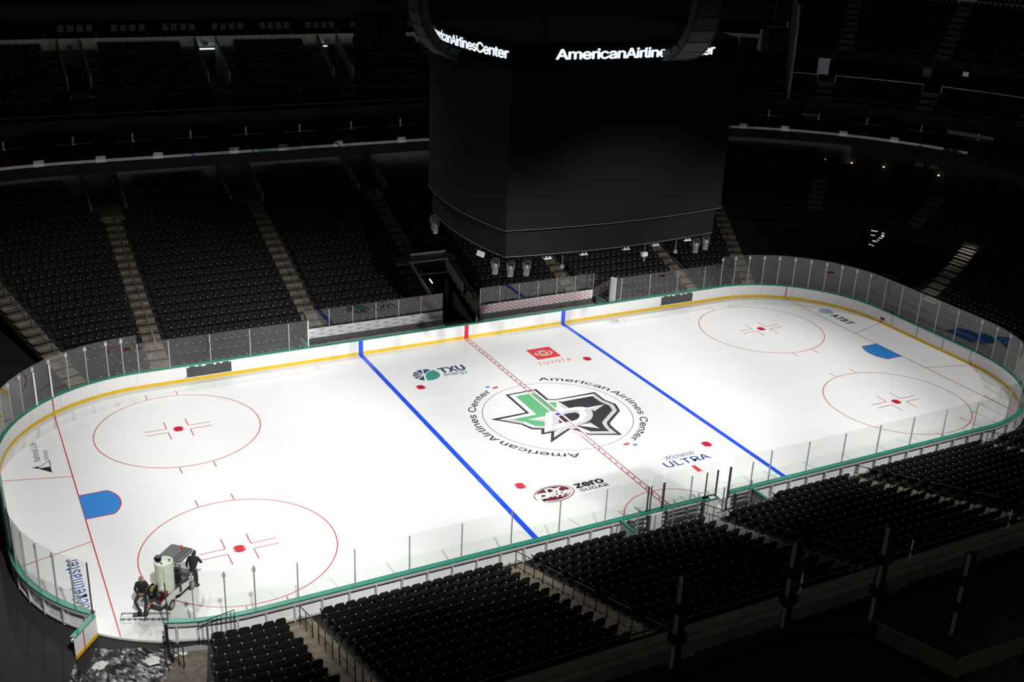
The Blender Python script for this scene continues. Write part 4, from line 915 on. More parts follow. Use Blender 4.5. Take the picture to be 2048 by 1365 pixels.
c, n, s = frame(.75, 39.6, 1); tag(MB().cbox(c - s * .3 + Vector((0, 0, 15.75)), s, (0, 0, 1), .5, .07, .1).build('strip_lamp', LAMPW), 'short cool lit strip over the upper doorway beside the hanging speakers', 'lamp')
# suite level over the band
struct('suite_floor', sweep(MB(), rect(40.1, 44.5, 16.55, 16.74), FA0, PT), DARKW, 'dark floor of the upper suites', 'floor')
struct('wall_suite', sweep(MB(), rect(44.3, 44.6, 16.7, 19.2), FA0, PT), DARKW, 'dark back wall of the upper suites', 'wall')
struct('deck_fascia', sweep(MB(), rect(39.6, 40.2, 18.15, 19.5), FA0, PT), FASCIA, 'dark fascia of the top deck', 'fascia')
TOP = dict(R0=40.2, d=.8, z0=18.9, h=.5); tier(TOP, 0, 8, FA0, PT, 1, .4, 'steps of the dark top deck')
for i, t in enumerate([-22.4 + 4.05 * q for q in range(0, 12)] + [HX + q for q in (4, 12, 20)]): divider(t, 16.74, 40.2, 'orange wooden divider of the upper suites, %s from the left' % ORD[i])
CH = MB(); 
cm = mat('suite_chair', (.03, .03, .032), .4)
for i in range(11):
    for j in range(4):
        t = -20.9 + 4.05 * i + j * .72
        c, n, s = frame(t, 40.9, 1); o = thing('suite_chair', 'dark chair of the upper suites, %s in the %s box from the left' % (ORD[j], ORD[i]), 'chair', c + Vector((0, 0, 16.74)), group='chairs in the upper suites')
        b = c + Vector((0, 0, 16.74)); MB().cbox(b + Vector((0, 0, .45)), s, n, .48, .45, .08).build('seat', cm, o); MB().cbox(b - n * .2 + Vector((0, 0, .72)), s, (0, 0, 1), .48, .45, .05).build('backrest', cm, o); MB().tube([b, b + Vector((0, 0, .42))], .03, 6).build('stem', cm, o)
# radial partition wall right of the scoreboard
c, n, s = frame(PT, 31.7, 1); Z = Vector((0, 0, 1))
struct('wall_partition', MB().extr([c + Z * 11.4, c + n * 8.3 + Z * 14.6, c + n * 8.3 + Z * 20.2, c + n * 1.6 + Z * 20.2, c + n * .3 + Z * 18.0, c + Z * 12.6], s * .22), mat('partition_grey', (.30, .30, .29), .6), 'tall pale partition wall across the upper stand right of the scoreboard', 'wall')
zr = rz(UP, 3)[1]
struct('upper_walkway', sweep(MB(), rect(35.54, 40.2, zr - .4, zr), PT, HX + 106), CONC, 'dark walkway behind the upper stand right of the partition', 'floor')
struct('wall_walkway', sweep(MB(), rect(40.0, 40.3, zr, 16.2), PT, HX + 106), DARKW, 'dark wall behind the walkway right of the partition', 'wall')
k0 = [PT + .3] + [e for t in RA for e in (t - 1.3, t + 1.3)] + [HX + 106]
for k in range(0, len(k0), 2):
    mb = sweep(MB(), rect(35.55, 35.61, zr + .92, zr + .98), k0[k], k0[k + 1]); sweep(mb, rect(35.56, 35.6, zr, zr + .9), k0[k], k0[k] + .1); sweep(mb, rect(35.56, 35.6, zr, zr + .9), k0[k + 1] - .1, k0[k + 1])
    tag(mb.build('guard_rail', ALU), 'thin pale guard rail behind the upper seats, %s right of the partition' % ORD[k // 2], 'railing')
DOORL = mat('lit_doorway', (.35, .37, .42), .6, emit=.10); WARM = mat('warm_lamp', (1, .82, .55), .4, emit=2.5)
c, n, s = frame(HX + 42.4, 39.9, 1)
tag(MB().cbox(c + Z * 14.15, s, Z, 1.1, 1.75, .1).build('lit_doorway', DOORL), 'dim bluish lit door behind the walkway right of the partition', 'door')
c, n, s = frame(HX + 43.2, 39.8, 1); tag(MB().cbox(c + Z * 15.15, s, Z, .6, .08, .1).build('wall_lamp', WARM), 'small warm lamp above the bluish lit upper door', 'lamp')
c, n, s = frame(HX + 56.5, 39.9, 1); tag(MB().cbox(c + Z * 14.5, s, Z, .8, 1.0, .1).build('lit_doorway', mat('dim_door', (.2, .16, .13), .6, emit=.04)), 'faint brown lit door further right behind the walkway', 'door')
c, n, s = frame(HX + 61.6, 39.8, 1); tag(MB().cbox(c + Z * 14.7, s, Z, .5, .5, .1).build('wall_lamp', mat('faint_lamp', (.5, .45, .45), .6, emit=.2)), 'faint grey lit sign at the right end of the walkway', 'lamp')
c, n, s = frame(HX + 24.2, 39.6, 1); tag(MB().cbox(c + Z * 15.85, s, Z, .3, .1, .1).build('wall_lamp', mat('pink_lamp', (1, .75, .7), .4, emit=3.0)), 'tiny warm lamp over the upper doorway left of the partition', 'lamp')
for k, (q, z) in enumerate(((44.9, 6.95), (49.5, 6.92), (55.1, 6.94), (64.6, 6.96))):
    c, n, s = frame(HX + q, 29.5, 1); tag(MB().cbox(c + Z * z, s, Z, .13, .08, .1).build('wall_lamp', WARM), 'tiny warm lamp on the wall behind the right end stand, %s from the left' % ORD[k], 'lamp')
for k, q in enumerate((61.0, 63.5)):
    c, n, s = frame(HX + q, 29.6, 1); tag(MB().cbox(c + Z * 7.6, s, Z, .75, .35, .05).build('wall_plaque', SG), '%s small pale plaque on the wall behind the right end stand' % ORD[k], 'sign')
# lit concourse glimpsed through the scaffold under the right end
LIT = mat('lit_gap', (1, .86, .75), .5, emit=.6)
o = thing('lit_opening', 'bright broken glimpse of a lit passage in the black hollow right of the scoreboard', 'opening', (37.7, 12.98, 2.6))
c = Vector((37.7, 12.98, 0)); n = Vector((.87, .48, 0)); s = Vector((n.y, -n.x, 0))
for a, z, w_, h_ in ((-.15, 4.0, .55, .07), (.62, 3.95, .25, .06), (.62, 3.72, .26, .16), (.45, 3.5, .3, .07), (-.2, 3.62, .35, .06), (.3, 3.3, .16, .06), (.05, 3.15, .42, .09), (-.3, 2.78, .22, .07), (-.05, 2.74, .14, .07)):
    MB().cbox(c + s * a + Z * z, s, Z, w_, h_, .03).build('light_gap', LIT, o)
for a in (-.42, .2, .78): MB().cbox(c + s * a - n * .1 + Z * 3.4, s, Z, .05, 1.9, .05).build('scaffold_tube', BLACK, o)
l = bpy.data.lights.new('concourse_lamp', 'SPOT'); lo = bpy.data.objects.new('concourse_lamp', l); COL.objects.link(lo); l.energy = 150; l.spot_size = R(48); l.spot_blend = .8; l.color = (1, .93, .85); l.shadow_soft_size = .2
lo.location = (42.2, 6.6, 6.6); lo.rotation_euler = (Vector((40.6, 6.5, 3.6)) - Vector((42.2, 6.6, 6.6))).to_track_quat('-Z', 'Y').to_euler()
# yellow barrier post in the hollow
c, n, s = frame(HX + 66, 16.6, 1); yb = mat('barrier_yellow', (.35, .24, .02), .5)
mb = MB()
for q in (0, 1.4): mb.tube([c + s * q - Z * .1, c + s * q + Z * .9], .05, 8)
mb.tube([c + Z * .9, c + s * 1.4 + Z * .9], .05, 8)
tag(mb.build('floor_barrier', yb), 'small yellow floor barrier behind the far right glass', 'barrier')
# retracted seating at the left and right ends: folded black banks
for t0, t1, lab in ((HX + 24, HX + 56, 'right'), (-(HX + 60), -(HX + 26), 'left')):
    mb = MB()
    for i in range(7): sweep(mb, rect(19.0 + .35 * i, 19.35 + .35 * i, -.1, .6 + .45 * i), t0, t1)
    tag(mb.build('retracted_seating', BLACK), 'black bank of retracted seating at the %s end of the far stand' % lab, 'seating bank')

# ------------------------------------------------------------------ near club ledge
struct('near_ledge', sweep(sweep(MB(), rect(26.15, 26.5, 9.2, 9.72), -(HX + 5), HX + 60, -1), rect(26.5, 26.75, 9.2, 9.66), -(HX + 5), HX + 60, -1), mat('ledge_concrete', (.30, .29, .25), .7, noise=.15, nscale=2), 'pale concrete ledge of the near club level', 'ledge')
struct('near_club_floor', sweep(MB(), rect(26.75, 33, 8.6, 8.8), -(HX + 5), HX + 60, -1), mat('brown_floor', (.03, .017, .008), .6, noise=.2, nscale=.5), 'dark brown floor behind the near ledge', 'floor')
struct('near_ribbon', sweep(MB(), rect(25.9, 26.15, 8.9, 9.6), -(HX + 5), HX + 60, -1), FASCIA, 'dark ribbon board in front of the near ledge', 'fascia')
CR = mat('cable_dark', (.03, .03, .032), .4, .4)
struct('near_rail', sweep(MB(), rect(25.75, 25.8, 9.6, 9.64), -(HX + 5), HX + 60, -1), mat('near_rail', (.14, .14, .14), .35, .5), 'thin metal rail along the near ledge', 'rail')
for k, t in enumerate((-14.2, -9.6, -5.0, -.4, 4.2)):
    c, n, s = frame(t, 26.3, -1); o = thing('rail_post', '%s slim glass post on the near ledge from the left' % ORD[k], 'post', c + Z * 9.72, group='posts on the near ledge')
    MB().cbox(c + Z * 10.1, s, Z, .04, .75, .04).build('shaft', translucent('slim_glass_edge', (.85, .9, .88)), o); MB().cbox(c + Z * 10.05, s, Z, .07, .1, .07).build('clamp', BLACK, o)
for k, t in enumerate((-15.0, -8.9, -2.8, 3.3)):
    c, n, s = frame(t, 26.02, -1); tag(MB().extr([c - s * .18 + Z * 9.6, c + s * .18 + Z * 9.6, c + s * .32 + Z * 9.05, c - s * .05 + Z * 9.05], -n * .04).build('bracket_plate', GREYC), '%s pale bracket plate on the near ribbon board from the left' % ORD[k], 'bracket')

# ------------------------------------------------------------------ top deck platform in front of the camera
PZ0 = 23.2; PD = mat('platform_dark', (.01, .009, .008), .8)
A_ = Vector((-26.6, -45.35, PZ0)); B_ = Vector((-25.0, -45.3, PZ0)); C_ = Vector((-24.13, -45.56, PZ0)); D_ = Vector((-23.85, -46.34, PZ0)); E_ = Vector((-23.0, -46.36, PZ0))
curb = MB()
for p, q, h in ((A_, B_, .03), (B_, C_, .03)): curb.obox(p - Z * .1, q - p, (0, -.1, 0), (0, 0, h + .1))
struct('curb_dark', curb, PD, 'dark curb under the nearest glass rail', 'curb')
cw = MB(); d = D_ - C_; nn = Vector((d.y, -d.x, 0)).normalized()
cw.obox(C_ - Z * .14, d, -nn * .03, (0, 0, .17)); d2 = E_ - D_
cw.obox(D_ - Z * .14, d2, Vector((0, .03, 0)), (0, 0, .17))
struct('curb_pale', cw, mat('curb_beige', (.26, .23, .18), .7), 'beige curb turning beside the nearest glass rail', 'curb')
st2 = MB()
for i in range(5):
    q = C_ + d * (i / 5); st2.obox(q - nn * .06 - Z * (.16 + .02 * i) - Z * .1, d * .2, -nn * .5, (0, 0, .1 - .0 * i))
struct('platform_steps', st2, PD, 'dark steps down beside the beige curb', 'stair')
struct('platform_floor', MB().prism([(-28, -46.5), (-27, -45.3), (-25, -45.36), (-24.2, -45.7), (-24, -46.4), (-24.5, -47), (-27, -47.2)], PZ0 - .35, PZ0 - .25), mat('platform_floor', (.02, .014, .009), .7), 'dark floor of the nearest platform', 'floor')
POSTM = translucent('glass_edge', (.9, .95, .92))
for k, (q, h) in enumerate(((A_ + Vector((.4, 0, 0)), .95), (B_ + Vector((.05, 0, 0)), .92), (C_, 1.02), (D_ + Vector((.3, .35, 0)), .85), (E_, .9))):
    o = thing('rail_post', 'dark glass rail post nearest the camera, %s from the left, with bright edge' % ORD[k], 'post', q, group='nearest rail posts')
    MB().box(-.0, .075, -.03, .03, 0, h).build('shaft', BLACK, o, local=True); MB().box(-.018, 0, -.03, .0, .0, h - (.0)).build('bright_edge', POSTM, o, local=True)
    for z in (h * .35, h * .68): MB().box(-.03, .10, -.05, .05, z - .05, z + .05).build('clamp', BLACK, o, local=True)

# ------------------------------------------------------------------ hanging scoreboard
LED = mat('led_screen', (.006, .006, .0062), .6, spec=.15); EDGE = mat('screen_edge', (.045, .045, .045), .4)
def bulge_loop(a, b, ba, bb, n=14):
    P = []
    for i in range(n): x = -a + 2 * a * i / n; P.append((x, -b - bb * (1 - (x / a) ** 2)))
    for i in range(n): y = -b + 2 * b * i / n; P.append((a + ba * (1 - (y / b) ** 2), y))
    for i in range(n): x = a - 2 * a * i / n; P.append((x, b + bb * (1 - (x / a) ** 2)))
    for i in range(n): y = b - 2 * b * i / n; P.append((-a - ba * (1 - (y / b) ** 2), y))
    return P
cube = thing('scoreboard', 'huge dark scoreboard with curved screens hanging over centre ice', 'scoreboard', (0, 0, 12.1))
MB().prism(bulge_loop(6.6, 4.8, .62, .55), 13.55, 21.45).build('main_screen', LED, cube)
MB().prism(bulge_loop(6.42, 4.58, .55, .5), 12.1, 13.4).build('lower_screen', LED, cube)
MB().prism(bulge_loop(6.3, 4.5, .5, .45), 13.38, 13.57).build('gap_band', BLACK, cube)
e = MB(); L = bulge_loop(6.62, 4.82, .62, .55)
for i in range(len(L)): e.tube([(*L[i], 13.55), (*L[(i + 1) % len(L)], 13.55)], .022, 5)
L = bulge_loop(6.43, 4.59, .55, .5)
for i in range(len(L)): e.tube([(*L[i], 12.1), (*L[(i + 1) % len(L)], 12.1)], .025, 5)
e.build('screen_edge', EDGE, cube)
MB().prism(bulge_loop(6.1, 4.3, .5, .45), 11.9, 12.1).build('underside_frame', BLACK, cube)
MB().prism(bulge_loop(6.55, 4.75, .6, .53), 21.45, 22.62).build('ribbon_screen', mat('ribbon_black', (.002, .002, .002), .6, spec=.1), cube)
LEDT = mat('led_letters', (.80, .87, 1), .5, emit=1.1)
tx = MB()
def wf(a, b): x = -4.42 + a * 9.3; return (x, -4.79 - .53 * (1 - (x / 6.55) ** 2), 21.86 + b * .65)
word(tx, 'AmericanAirlinesCenter', 0, 0, 0, 1, 1, bold=.035, spacing=.93, base=(0, .727), warp=wf)
tx.build('lettering', LEDT, cube, label='white glowing lettering AmericanAirlinesCenter on the front'); tx = MB()
def wl(a, b): y = 4.45 - a * 8.9; return (-6.59 - .6 * (1 - (y / 4.75) ** 2), y, 21.86 + b * .65)
word(tx, 'AmericanAirlinesCenter', 0, 0, 0, 1, 1, bold=.035, spacing=.93, base=(0, .727), warp=wl)
tx.build('lettering', LEDT, cube, label='white glowing lettering AmericanAirlinesCenter on the left side')
for x in (-4, 4):
    for y in (-3, 3): MB().tube([(x, y, 22.7), (x, y, 30)], .04, 6).build('hoist_cable', BLACK, cube)
# lamps and cameras under the rim
LENS = mat('lamp_glass', (.10, .10, .105), .3, coat=.3)
def mover(x, y, z, lab):
    o = thing('moving_light', lab, 'stage light', (x, y, z), group='stage lights under the scoreboard')
    MB().box(-.16, .16, -.12, .12, -.16, 0).build('base', BLACK, o, local=True)
    mb = MB()
    for s in (-1, 1): mb.box(s * .19 - .03, s * .19 + .03, -.06, .06, -.5, -.12)
    mb.build('yoke', DKGREY, o, local=True)
    MB().lathe([(.05, -.88), (.13, -.86), (.155, -.72), (.16, -.5), (.15, -.36), (.08, -.28)], (0, 0, 0), 14).build('head', LENS, o, local=True, smooth=True)
for k, (x, y) in enumerate(((-6.75, -4.1), (-6.2, -4.72), (-5.35, -4.85))): mover(x, y, 11.95, '%s dark stage light under the near left corner of the scoreboard' % ORD[k])
for k, (x, y) in enumerate(((5.3, -4.7), (6.2, -4.4))): mover(x, y, 11.95, '%s dark stage light under the right corner of the scoreboard' % ORD[k])
for k, (x, y) in enumerate(((-6.55, 4.1), (-6.75, 3.4))): mover(x, y, 11.95, '%s dark stage light under the far left corner of the scoreboard' % ORD[k])
WL = mat('lamp_white_body', (.6, .6, .62), .35)
for k, (x, y) in enumerate(((-4.2, -4.95), (-2.1, -5.0), (.5, -5.0), (2.4, -4.95), (4.6, -4.8))):
    o = thing('rim_lamp', 'small pale lamp pair under the front rim of the scoreboard, %s from the left' % ORD[k], 'lamp', (x, y, 12.0), group='lamps under the scoreboard rim')
    MB().box(-.22, .22, -.08, .08, -.12, -.08).build('bracket', WL, o, local=True)
    for q in (-.1, .1): MB().ball((q, -.04, -.03), .05, 8).build('bulb', WL, o, local=True)
for k, (x, y) in enumerate(((-3.35, -5.0), (3.8, -4.9))):
    o = thing('dome_camera', '%s small dome camera hanging under the scoreboard front' % ('left' if k == 0 else 'right'), 'camera', (x, y, 12.0))
    MB().tube([(0, 0, 0), (0, 0, -.45)], .035, 8).build('stem', DKGREY, o, local=True); MB().ball((0, 0, -.6), .12, 14).build('dome', mat('dome_glass', (.3, .3, .31), .05, .6), o, local=True, smooth=True)
o = thing('cable_camera', 'small silver camera hanging under the middle of the scoreboard front', 'camera', (1.7, -5.0, 12.0))
MB().tube([(0, 0, 0), (0, 0, -.4)], .03, 8).build('stem', DKGREY, o, local=True); MB().box(-.16, .16, -.1, .1, -.62, -.4).build('body', WL, o, local=True); MB().tube([(0, -.05, -.6), (-.1, -.15, -.85)], .06, 8).build('lens', DKGREY, o, local=True)
o = thing('reflector', 'pale tilted reflector under the left rim of the scoreboard', 'panel', (-7.0, -2.9, 11.95))
MB().cbox((0, 0, -.12), (.25, -1, 0), (.3, .1, 1), .55, .28, .03).build('plate', WL, o, local=True)
# hanging line arrays: a row of cabinets curving inwards at the bottom
GRILL = mat('speaker_grille', (.05, .05, .052), .6)
def array(lab, place):
    # profile (out, z): out = distance outwards
    P = [(3.25, 26.2), (3.25, 25.55), (3.24, 24.95), (3.15, 24.3), (2.98, 23.68), (2.70, 23.1), (2.30, 22.58), (1.75, 22.2), (1.05, 21.98)]
    o = thing('line_array', lab, 'speaker', place(3.0, 0, 24))
    for i in range(len(P) - 1):
        a, b = Vector(P[i]), Vector(P[i + 1]); d = (b - a).normalized(); n = Vector((-d.y, d.x)); n = n if n.x < 0 or n.y > 0 else -n
        if n.dot(Vector((-1, .6))) < 0: n = -n
        a2, b2 = a + d * .03, b - d * .02
        q = [a2, b2, b2 + n * .5, a2 + n * .5]; 
        mb = MB(); L = [Vector(place(p.x, -.68, p.y)) for p in q]; v = Vector(place(0, .68, 0)) - Vector(place(0, -.68, 0)); mb.extr(L, v); mb.build('speaker_cabinet', GRILL, o)
    for w_ in (-.72, .72):
        mb = MB(); mb.tube([Vector(place(p[0], w_, p[1])) for p in P], .05, 6); mb.build('rigging_rail', BLACK, o)
array('curved dark stack of speaker cabinets left of the scoreboard top', lambda u, v, z: (-6.35 - u, v + .2, z - .75))
array('curved dark stack of speaker cabinets in front of the scoreboard top, at right', lambda u, v, z: (2.0 - v * 1.0, -4.45 - u * 1.12, z - .28))
def spk(lab, x, y, z, yaw_, sx=1):
    o = thing('speaker', lab, 'speaker', (x, y, z), rz=yaw_)
    MB().extr([(-.55 * sx, -.5, -.75), (.55 * sx, -.5, -.75), (.45 * sx, -.35, .6), (-.45 * sx, -.35, .6)], (0, .9, 0)).build('cabinet', mat('speaker_black', (.004, .004, .004), .7, spec=.15), o, local=True)
    MB().box(-.42 * sx, .42 * sx, -.52, -.5, -.6, .45).build('grille', mat('dark_grille', (.006, .006, .006), .8, spec=.1), o, local=True)
    MB().tube([(0, 0, .6), (0, 0, 8)], .025, 6).build('cable', BLACK, o, local=True)
spk('dark hanging speaker box left of the left speaker stack', -11.9, .3, 22.9, R(-35)); spk('second dark hanging speaker box left of the left speaker stack', -10.9, -.4, 22.85, R(20))
spk('wide dark hanging speaker box against the pale upper wall right of the scoreboard', 21.4, 10, 20.3, R(-20), 1.6)
spk('dark hanging speaker box just right of the right speaker stack', 14.8, 2, 21.6, R(-10), 1.3)

# ------------------------------------------------------------------ utility cart with water tank
CO = Vector((-24.97, -9.54, 0)); CA = R(-45)
cart = thing('utility_cart', 'white utility cart with black canopy and tall water tank, parked by the open gate', 'cart', CO, CA)   # local +y forwards
CW = mat('cart_white', (.70, .70, .69), .35); TYRE = mat('tyre', (.012, .012, .012), .7); TANKM = mat('tank_plastic', (.62, .70, .58), .45, noise=.05, nscale=2); RUB = mat('black_vinyl', (.02, .02, .022), .5)
DIA = mat('diamond_plate', (.35, .35, .36), .3, .8, bump=.3, nscale=60)
def L_(mb, name, m_, parent=cart, **k): return mb.build(name, m_, parent, local=True, **k)
L_(MB().box(-.52, .52, -1.02, .5, .58, .66), 'flat_bed', DIA)
for s in (-1, 1):
    mb = MB(); x = s * .53
    pr = [(-1.05, .60), (-.62, .60), (-.58, .34), (-.12, .34), (-.06, .52), (.35, .38), (1.0, .38), (1.0, .62), (.5, .74), (-1.05, .80)]
    mb.extr([(x - .02, y, z) for y, z in pr], (.04, 0, 0)); L_(mb, 'side_panel', CW)
    L_(MB().box(x - .03, x + .03, .25, .42, .45, .95), 'side_pad', RUB)
for sx in (-1, 1):
    for y in (-.35, 1.25):
        wh = MB(); v0 = len(wh.v); wh.lathe([(.15, -.11), (.235, -.10), (.25, -.05), (.25, .05), (.235, .10), (.15, .11)], (0, 0, 0), 20); wh.v = [(z + sx * .46, x + y, y0 + .25) for x, y0, z in wh.v]; o = L_(wh, 'wheel', TYRE)
        hb = MB(); hb.lathe([(.03, -.02), (.14, -.03), (.15, .0)], (0, 0, 0), 14); hb.v = [(sx * (z + .0) + sx * .575, x + y, y0 + .25) for x, y0, z in hb.v]; h = hb.build('hub_cap', ALU, o, local=True)
        sp = MB()
        for k in range(5): sp.box(sx * .58 - .01, sx * .58 + .012, y - .015 + .09 * math.cos(k * 1.256), y + .015 + .09 * math.cos(k * 1.256), .235 + .09 * math.sin(k * 1.256), .265 + .09 * math.sin(k * 1.256))
        sp.build('hub_slot', BLACK, o, local=True)
# tank
L_(MB().lathe([(.36, .66), (.39, .70), (.39, 2.02), (.40, 2.03), (.40, 2.08), (.385, 2.13), (.05, 2.16)], (.06, .0, 0), 28), 'water_tank', TANKM, smooth=False)
tk = bpy.data.objects['water_tank']; mb = MB()
for a in (200, 300): mb.tube([(.06 + .395 * math.cos(R(a)), .395 * math.sin(R(a)), z) for z in (.7, 2.0)], .008, 5)
mb.build('tank_seam', mat('tank_dark', (.15, .18, .14), .5), tk, local=True)
mb = MB(); mb.lathe([(.12, 2.14), (.12, 2.19), (.02, 2.2)], (-.12, -.1, 0), 16); mb.box(-.32, -.1, -.12, .1, 2.14, 2.3); mb.tube([(.2, .1, 2.15), (.3, .15, 2.2), (.32, .02, 2.16)], .02, 6); mb.box(.05, .15, -.25, -.2, 2.15, 2.18); mb.build('tank_fitting', BLACK, tk, local=True)
# canopy on posts
def rr(w_, y0, y1, r):
    P = []
    for cx, cy, a0 in ((w_ - r, y1 - r, 0), (-w_ + r, y1 - r, 90), (-w_ + r, y0 + r, 180), (w_ - r, y0 + r, 270)):
        for k in range(5): a = R(a0 + 22.5 * k); P.append((cx + r * math.cos(a), cy + r * math.sin(a)))
    return P
L_(MB().prism(rr(.56, .42, 1.52, .12), 1.86, 1.93), 'canopy', mat('canopy_black', (.045, .046, .05), .5))
cn = bpy.data.objects['canopy']; MB().prism(rr(.57, .41, 1.53, .12), 1.83, 1.865).build('canopy_trim', CW, cn, local=True)
mb = MB()
for x in (.2, .36): mb.tube([(x, .5, 1.94), (x, 1.45, 1.94)], .015, 6)
mb.build('canopy_rib', RUB, cn, local=True)
MB().lathe([(.06, 1.93), (.06, 1.99), (.045, 2.03), (.01, 2.05)], (0, 1.42, 0), 14).build('beacon', mat('beacon_orange', (.75, .12, .01), .3), cn, local=True)
for x in (-.5, .5):
    for y in (.5, 1.46): L_(MB().tube([(x, y + (.12 if y > 1 else 0), .75), (x, y, 1.86)], .022, 7), 'canopy_post', BLACK)
L_(MB().box(-.48, .48, .5, .95, .62, .80), 'bench_seat', RUB); L_(MB().obox((-.48, .48, .8), (.96, 0, 0), (0, .1, 0), (0, -.05, .45)), 'seat_back', RUB)
L_(MB().extr([(-.5, 1.2, .35), (-.5, 1.62, .35), (-.5, 1.66, .55), (-.5, 1.5, .78), (-.5, 1.28, .86), (-.5, 1.2, .82)], (1.0, 0, 0)), 'front_cowl', mat('cowl_grey', (.12, .12, .12), .4))
L_(MB().box(-.5, .5, .3, 1.3, .28, .36), 'foot_well', RUB)
wl = MB(); wl.tube([(-.22 + .16 * math.cos(a), 1.16 + .06 * math.sin(a), 1.02 + .15 * math.sin(a)) for a in [2 * math.pi * i / 16 for i in range(17)]], .016, 6); wl.tube([(-.22, 1.16, 1.02), (-.22, 1.4, .85)], .02, 6); L_(wl, 'steering_wheel', BLACK)
L_(MB().cbox((.42, 1.45, 1.35), (1, 0, 0), (0, 0, 1), .1, .16, .03), 'mirror', BLACK)
# load behind the tank
rl = MB()
for x in (-.12, .12): rl.lathe([(.02, x - .01), (.24, x - .01), (.24, x + .01), (.02, x + .01)], (0, 0, 0), 20)
rl.lathe([(.1, -.11), (.1, .11)], (0, 0, 0), 16); rl.v = [(z - .2, x - .48, y + .92) for x, y, z in rl.v]
o = tag(rl.build('hose_reel', BLACK, None, local=True), 'black hose reel with yellow hose on the bed of the cart', 'hose reel'); o.location = CO; o.rotation_euler.z = CA
hs = MB()
for k in range(6): hs.tube([(-.29 + .035 * k, -.48 + .15 * math.cos(a), .92 + .15 * math.sin(a)) for a in [2 * math.pi * i / 14 for i in range(15)]], .02, 6)
h = hs.build('hose', mat('hose_yellow', (.20, .17, .06), .6), o, local=True)
en = thing('pump_engine', 'black and red pump engine with white fuel tank on the cart bed', 'engine', CO, CA)
MB().box(.12, .46, -.82, -.5, .66, .72).build('base_frame', mat('engine_red', (.14, .008, .012), .4), en, local=True)
MB().lathe([(.13, .74), (.15, .80), (.15, .92), (.09, .98)], (.2, -.7, 0), 14).build('cowl', BLACK, en, local=True); MB().box(.28, .44, -.6, -.4, .72, .95).build('housing', MATS['engine_red'], en, local=True)
MB().box(.12, .36, -.52, -.36, .96, 1.08).build('fuel_tank', mat('tank_white', (.7, .68, .62), .4), en, local=True); MB().box(.15, .3, -.55, -.38, .72, .97).build('block', DKGREY, en, local=True)
bx = thing('black_box', 'small black box on the tail of the cart beside the seated man', 'box', CO, CA); MB().box(-.28, -.08, -.82, -.62, .66, .86).build('case', BLACK, bx, local=True); MB().box(-.29, -.07, -.83, -.61, .86, .89).build('lid', RUB, bx, local=True)
# ice painting spray bar
W = lambda x, y, z=.0: (x, y, z)
sb = thing('spray_bar', 'thin black rectangular spray boom with blue nozzles standing on the ice behind the cart', 'spray boom', (-26.0, -10.35, 0))
q = [Vector((-26.83, -9.74, .12)), Vector((-25.01, -10.53, .12)), Vector((-25.14, -10.91, .12)), Vector((-26.96, -10.13, .12))]
MB().tube(q + [q[0]], .016, 6).build('boom_frame', BLACK, sb)
for k in range(8):
    p = q[3].lerp(q[2], .06 + .125 * k); MB().tube([p + Vector((0, 0, .03)), p - Vector((0, 0, .06))], .028, 8).build('nozzle', mat('nozzle_blue', (.03, .05, .35), .4), sb)
for c in q: MB().tube([c, (c.x, c.y, 0.004)], .012, 6).build('foot', BLACK, sb)
sw = thing('spray_wand', 'black spray wand with orange grip leaning from cart to boom', 'spray wand', (-26.05, -10.55, 0))
MB().tube([(-26.08, -10.60, .10), (-25.86, -10.38, .42), (-25.78, -10.30, .52)], .035, 8).build('wand', BLACK, sw); MB().tube([(-25.80, -10.32, .50), (-25.72, -10.24, .62)], .045, 8).build('grip', mat('grip_orange', (.6, .1, .02), .4), sw); MB().tube([(-25.72, -10.24, .62), (-25.55, -10.1, .72), (-25.4, -9.9, .78)], .012, 6).build('hose', BLACK, sw)
ft = tag(MB().cbox((-26.12, -10.02, .03), (1, -.35, 0), (.35, 1, 0), .62, .26, .05).build('foot_plate', BLACK), 'black plate on the ice under the seated man’s shoes'.replace('’', ''), 'plate')

# ------------------------------------------------------------------ people
def skin_body(name, m_, joints, edges_, parent=None, sub=2, root=0):
    """one continuous surface grown over a jointed skeleton"""
    me = bpy.data.meshes.new(name); me.from_pydata([j[:3] for j in joints], edges_, []); me.materials.append(m_)
    o = bpy.data.objects.new(name, me); COL.objects.link(o)
    bpy.context.view_layer.objects.active = o
    md = o.modifiers.new('skin', 'SKIN'); 
    if not me.skin_vertices: 
        bm = bmesh.new(); bm.from_mesh(me); bm.verts.layers.skin.verify(); bm.to_mesh(me); bm.free()
    for i, j in enumerate(joints):
        rr_ = j[3] if isinstance(j[3], tuple) else (j[3], j[3]); me.skin_vertices[0].data[i].radius = rr_; me.skin_vertices[0].data[i].use_root = (i == root)
    md.use_smooth_shade = True
    s2 = o.modifiers.new('subdiv', 'SUBSURF'); s2.levels = sub; s2.render_levels = sub
    dg = bpy.context.evaluated_depsgraph_get(); m2 = bpy.data.meshes.new_from_object(o.evaluated_get(dg))
    bpy.data.objects.remove(o); o = bpy.data.objects.new(name, m2); COL.objects.link(o)
    m2.polygons.foreach_set('use_smooth', [True] * len(m2.polygons))
    if parent is not None: o.parent = parent
    return o
SKIN = mat('skin', (.33, .17, .115), .5); SKIN2 = mat('skin_dark_beard', (.10, .06, .045), .6)
JACK = mat('black_jacket', (.011, .011, .012), .75); JEAN = mat('dark_jeans', (.014, .018, .03), .75); SHOE = mat('black_shoe', (.008, .008, .008), .5)
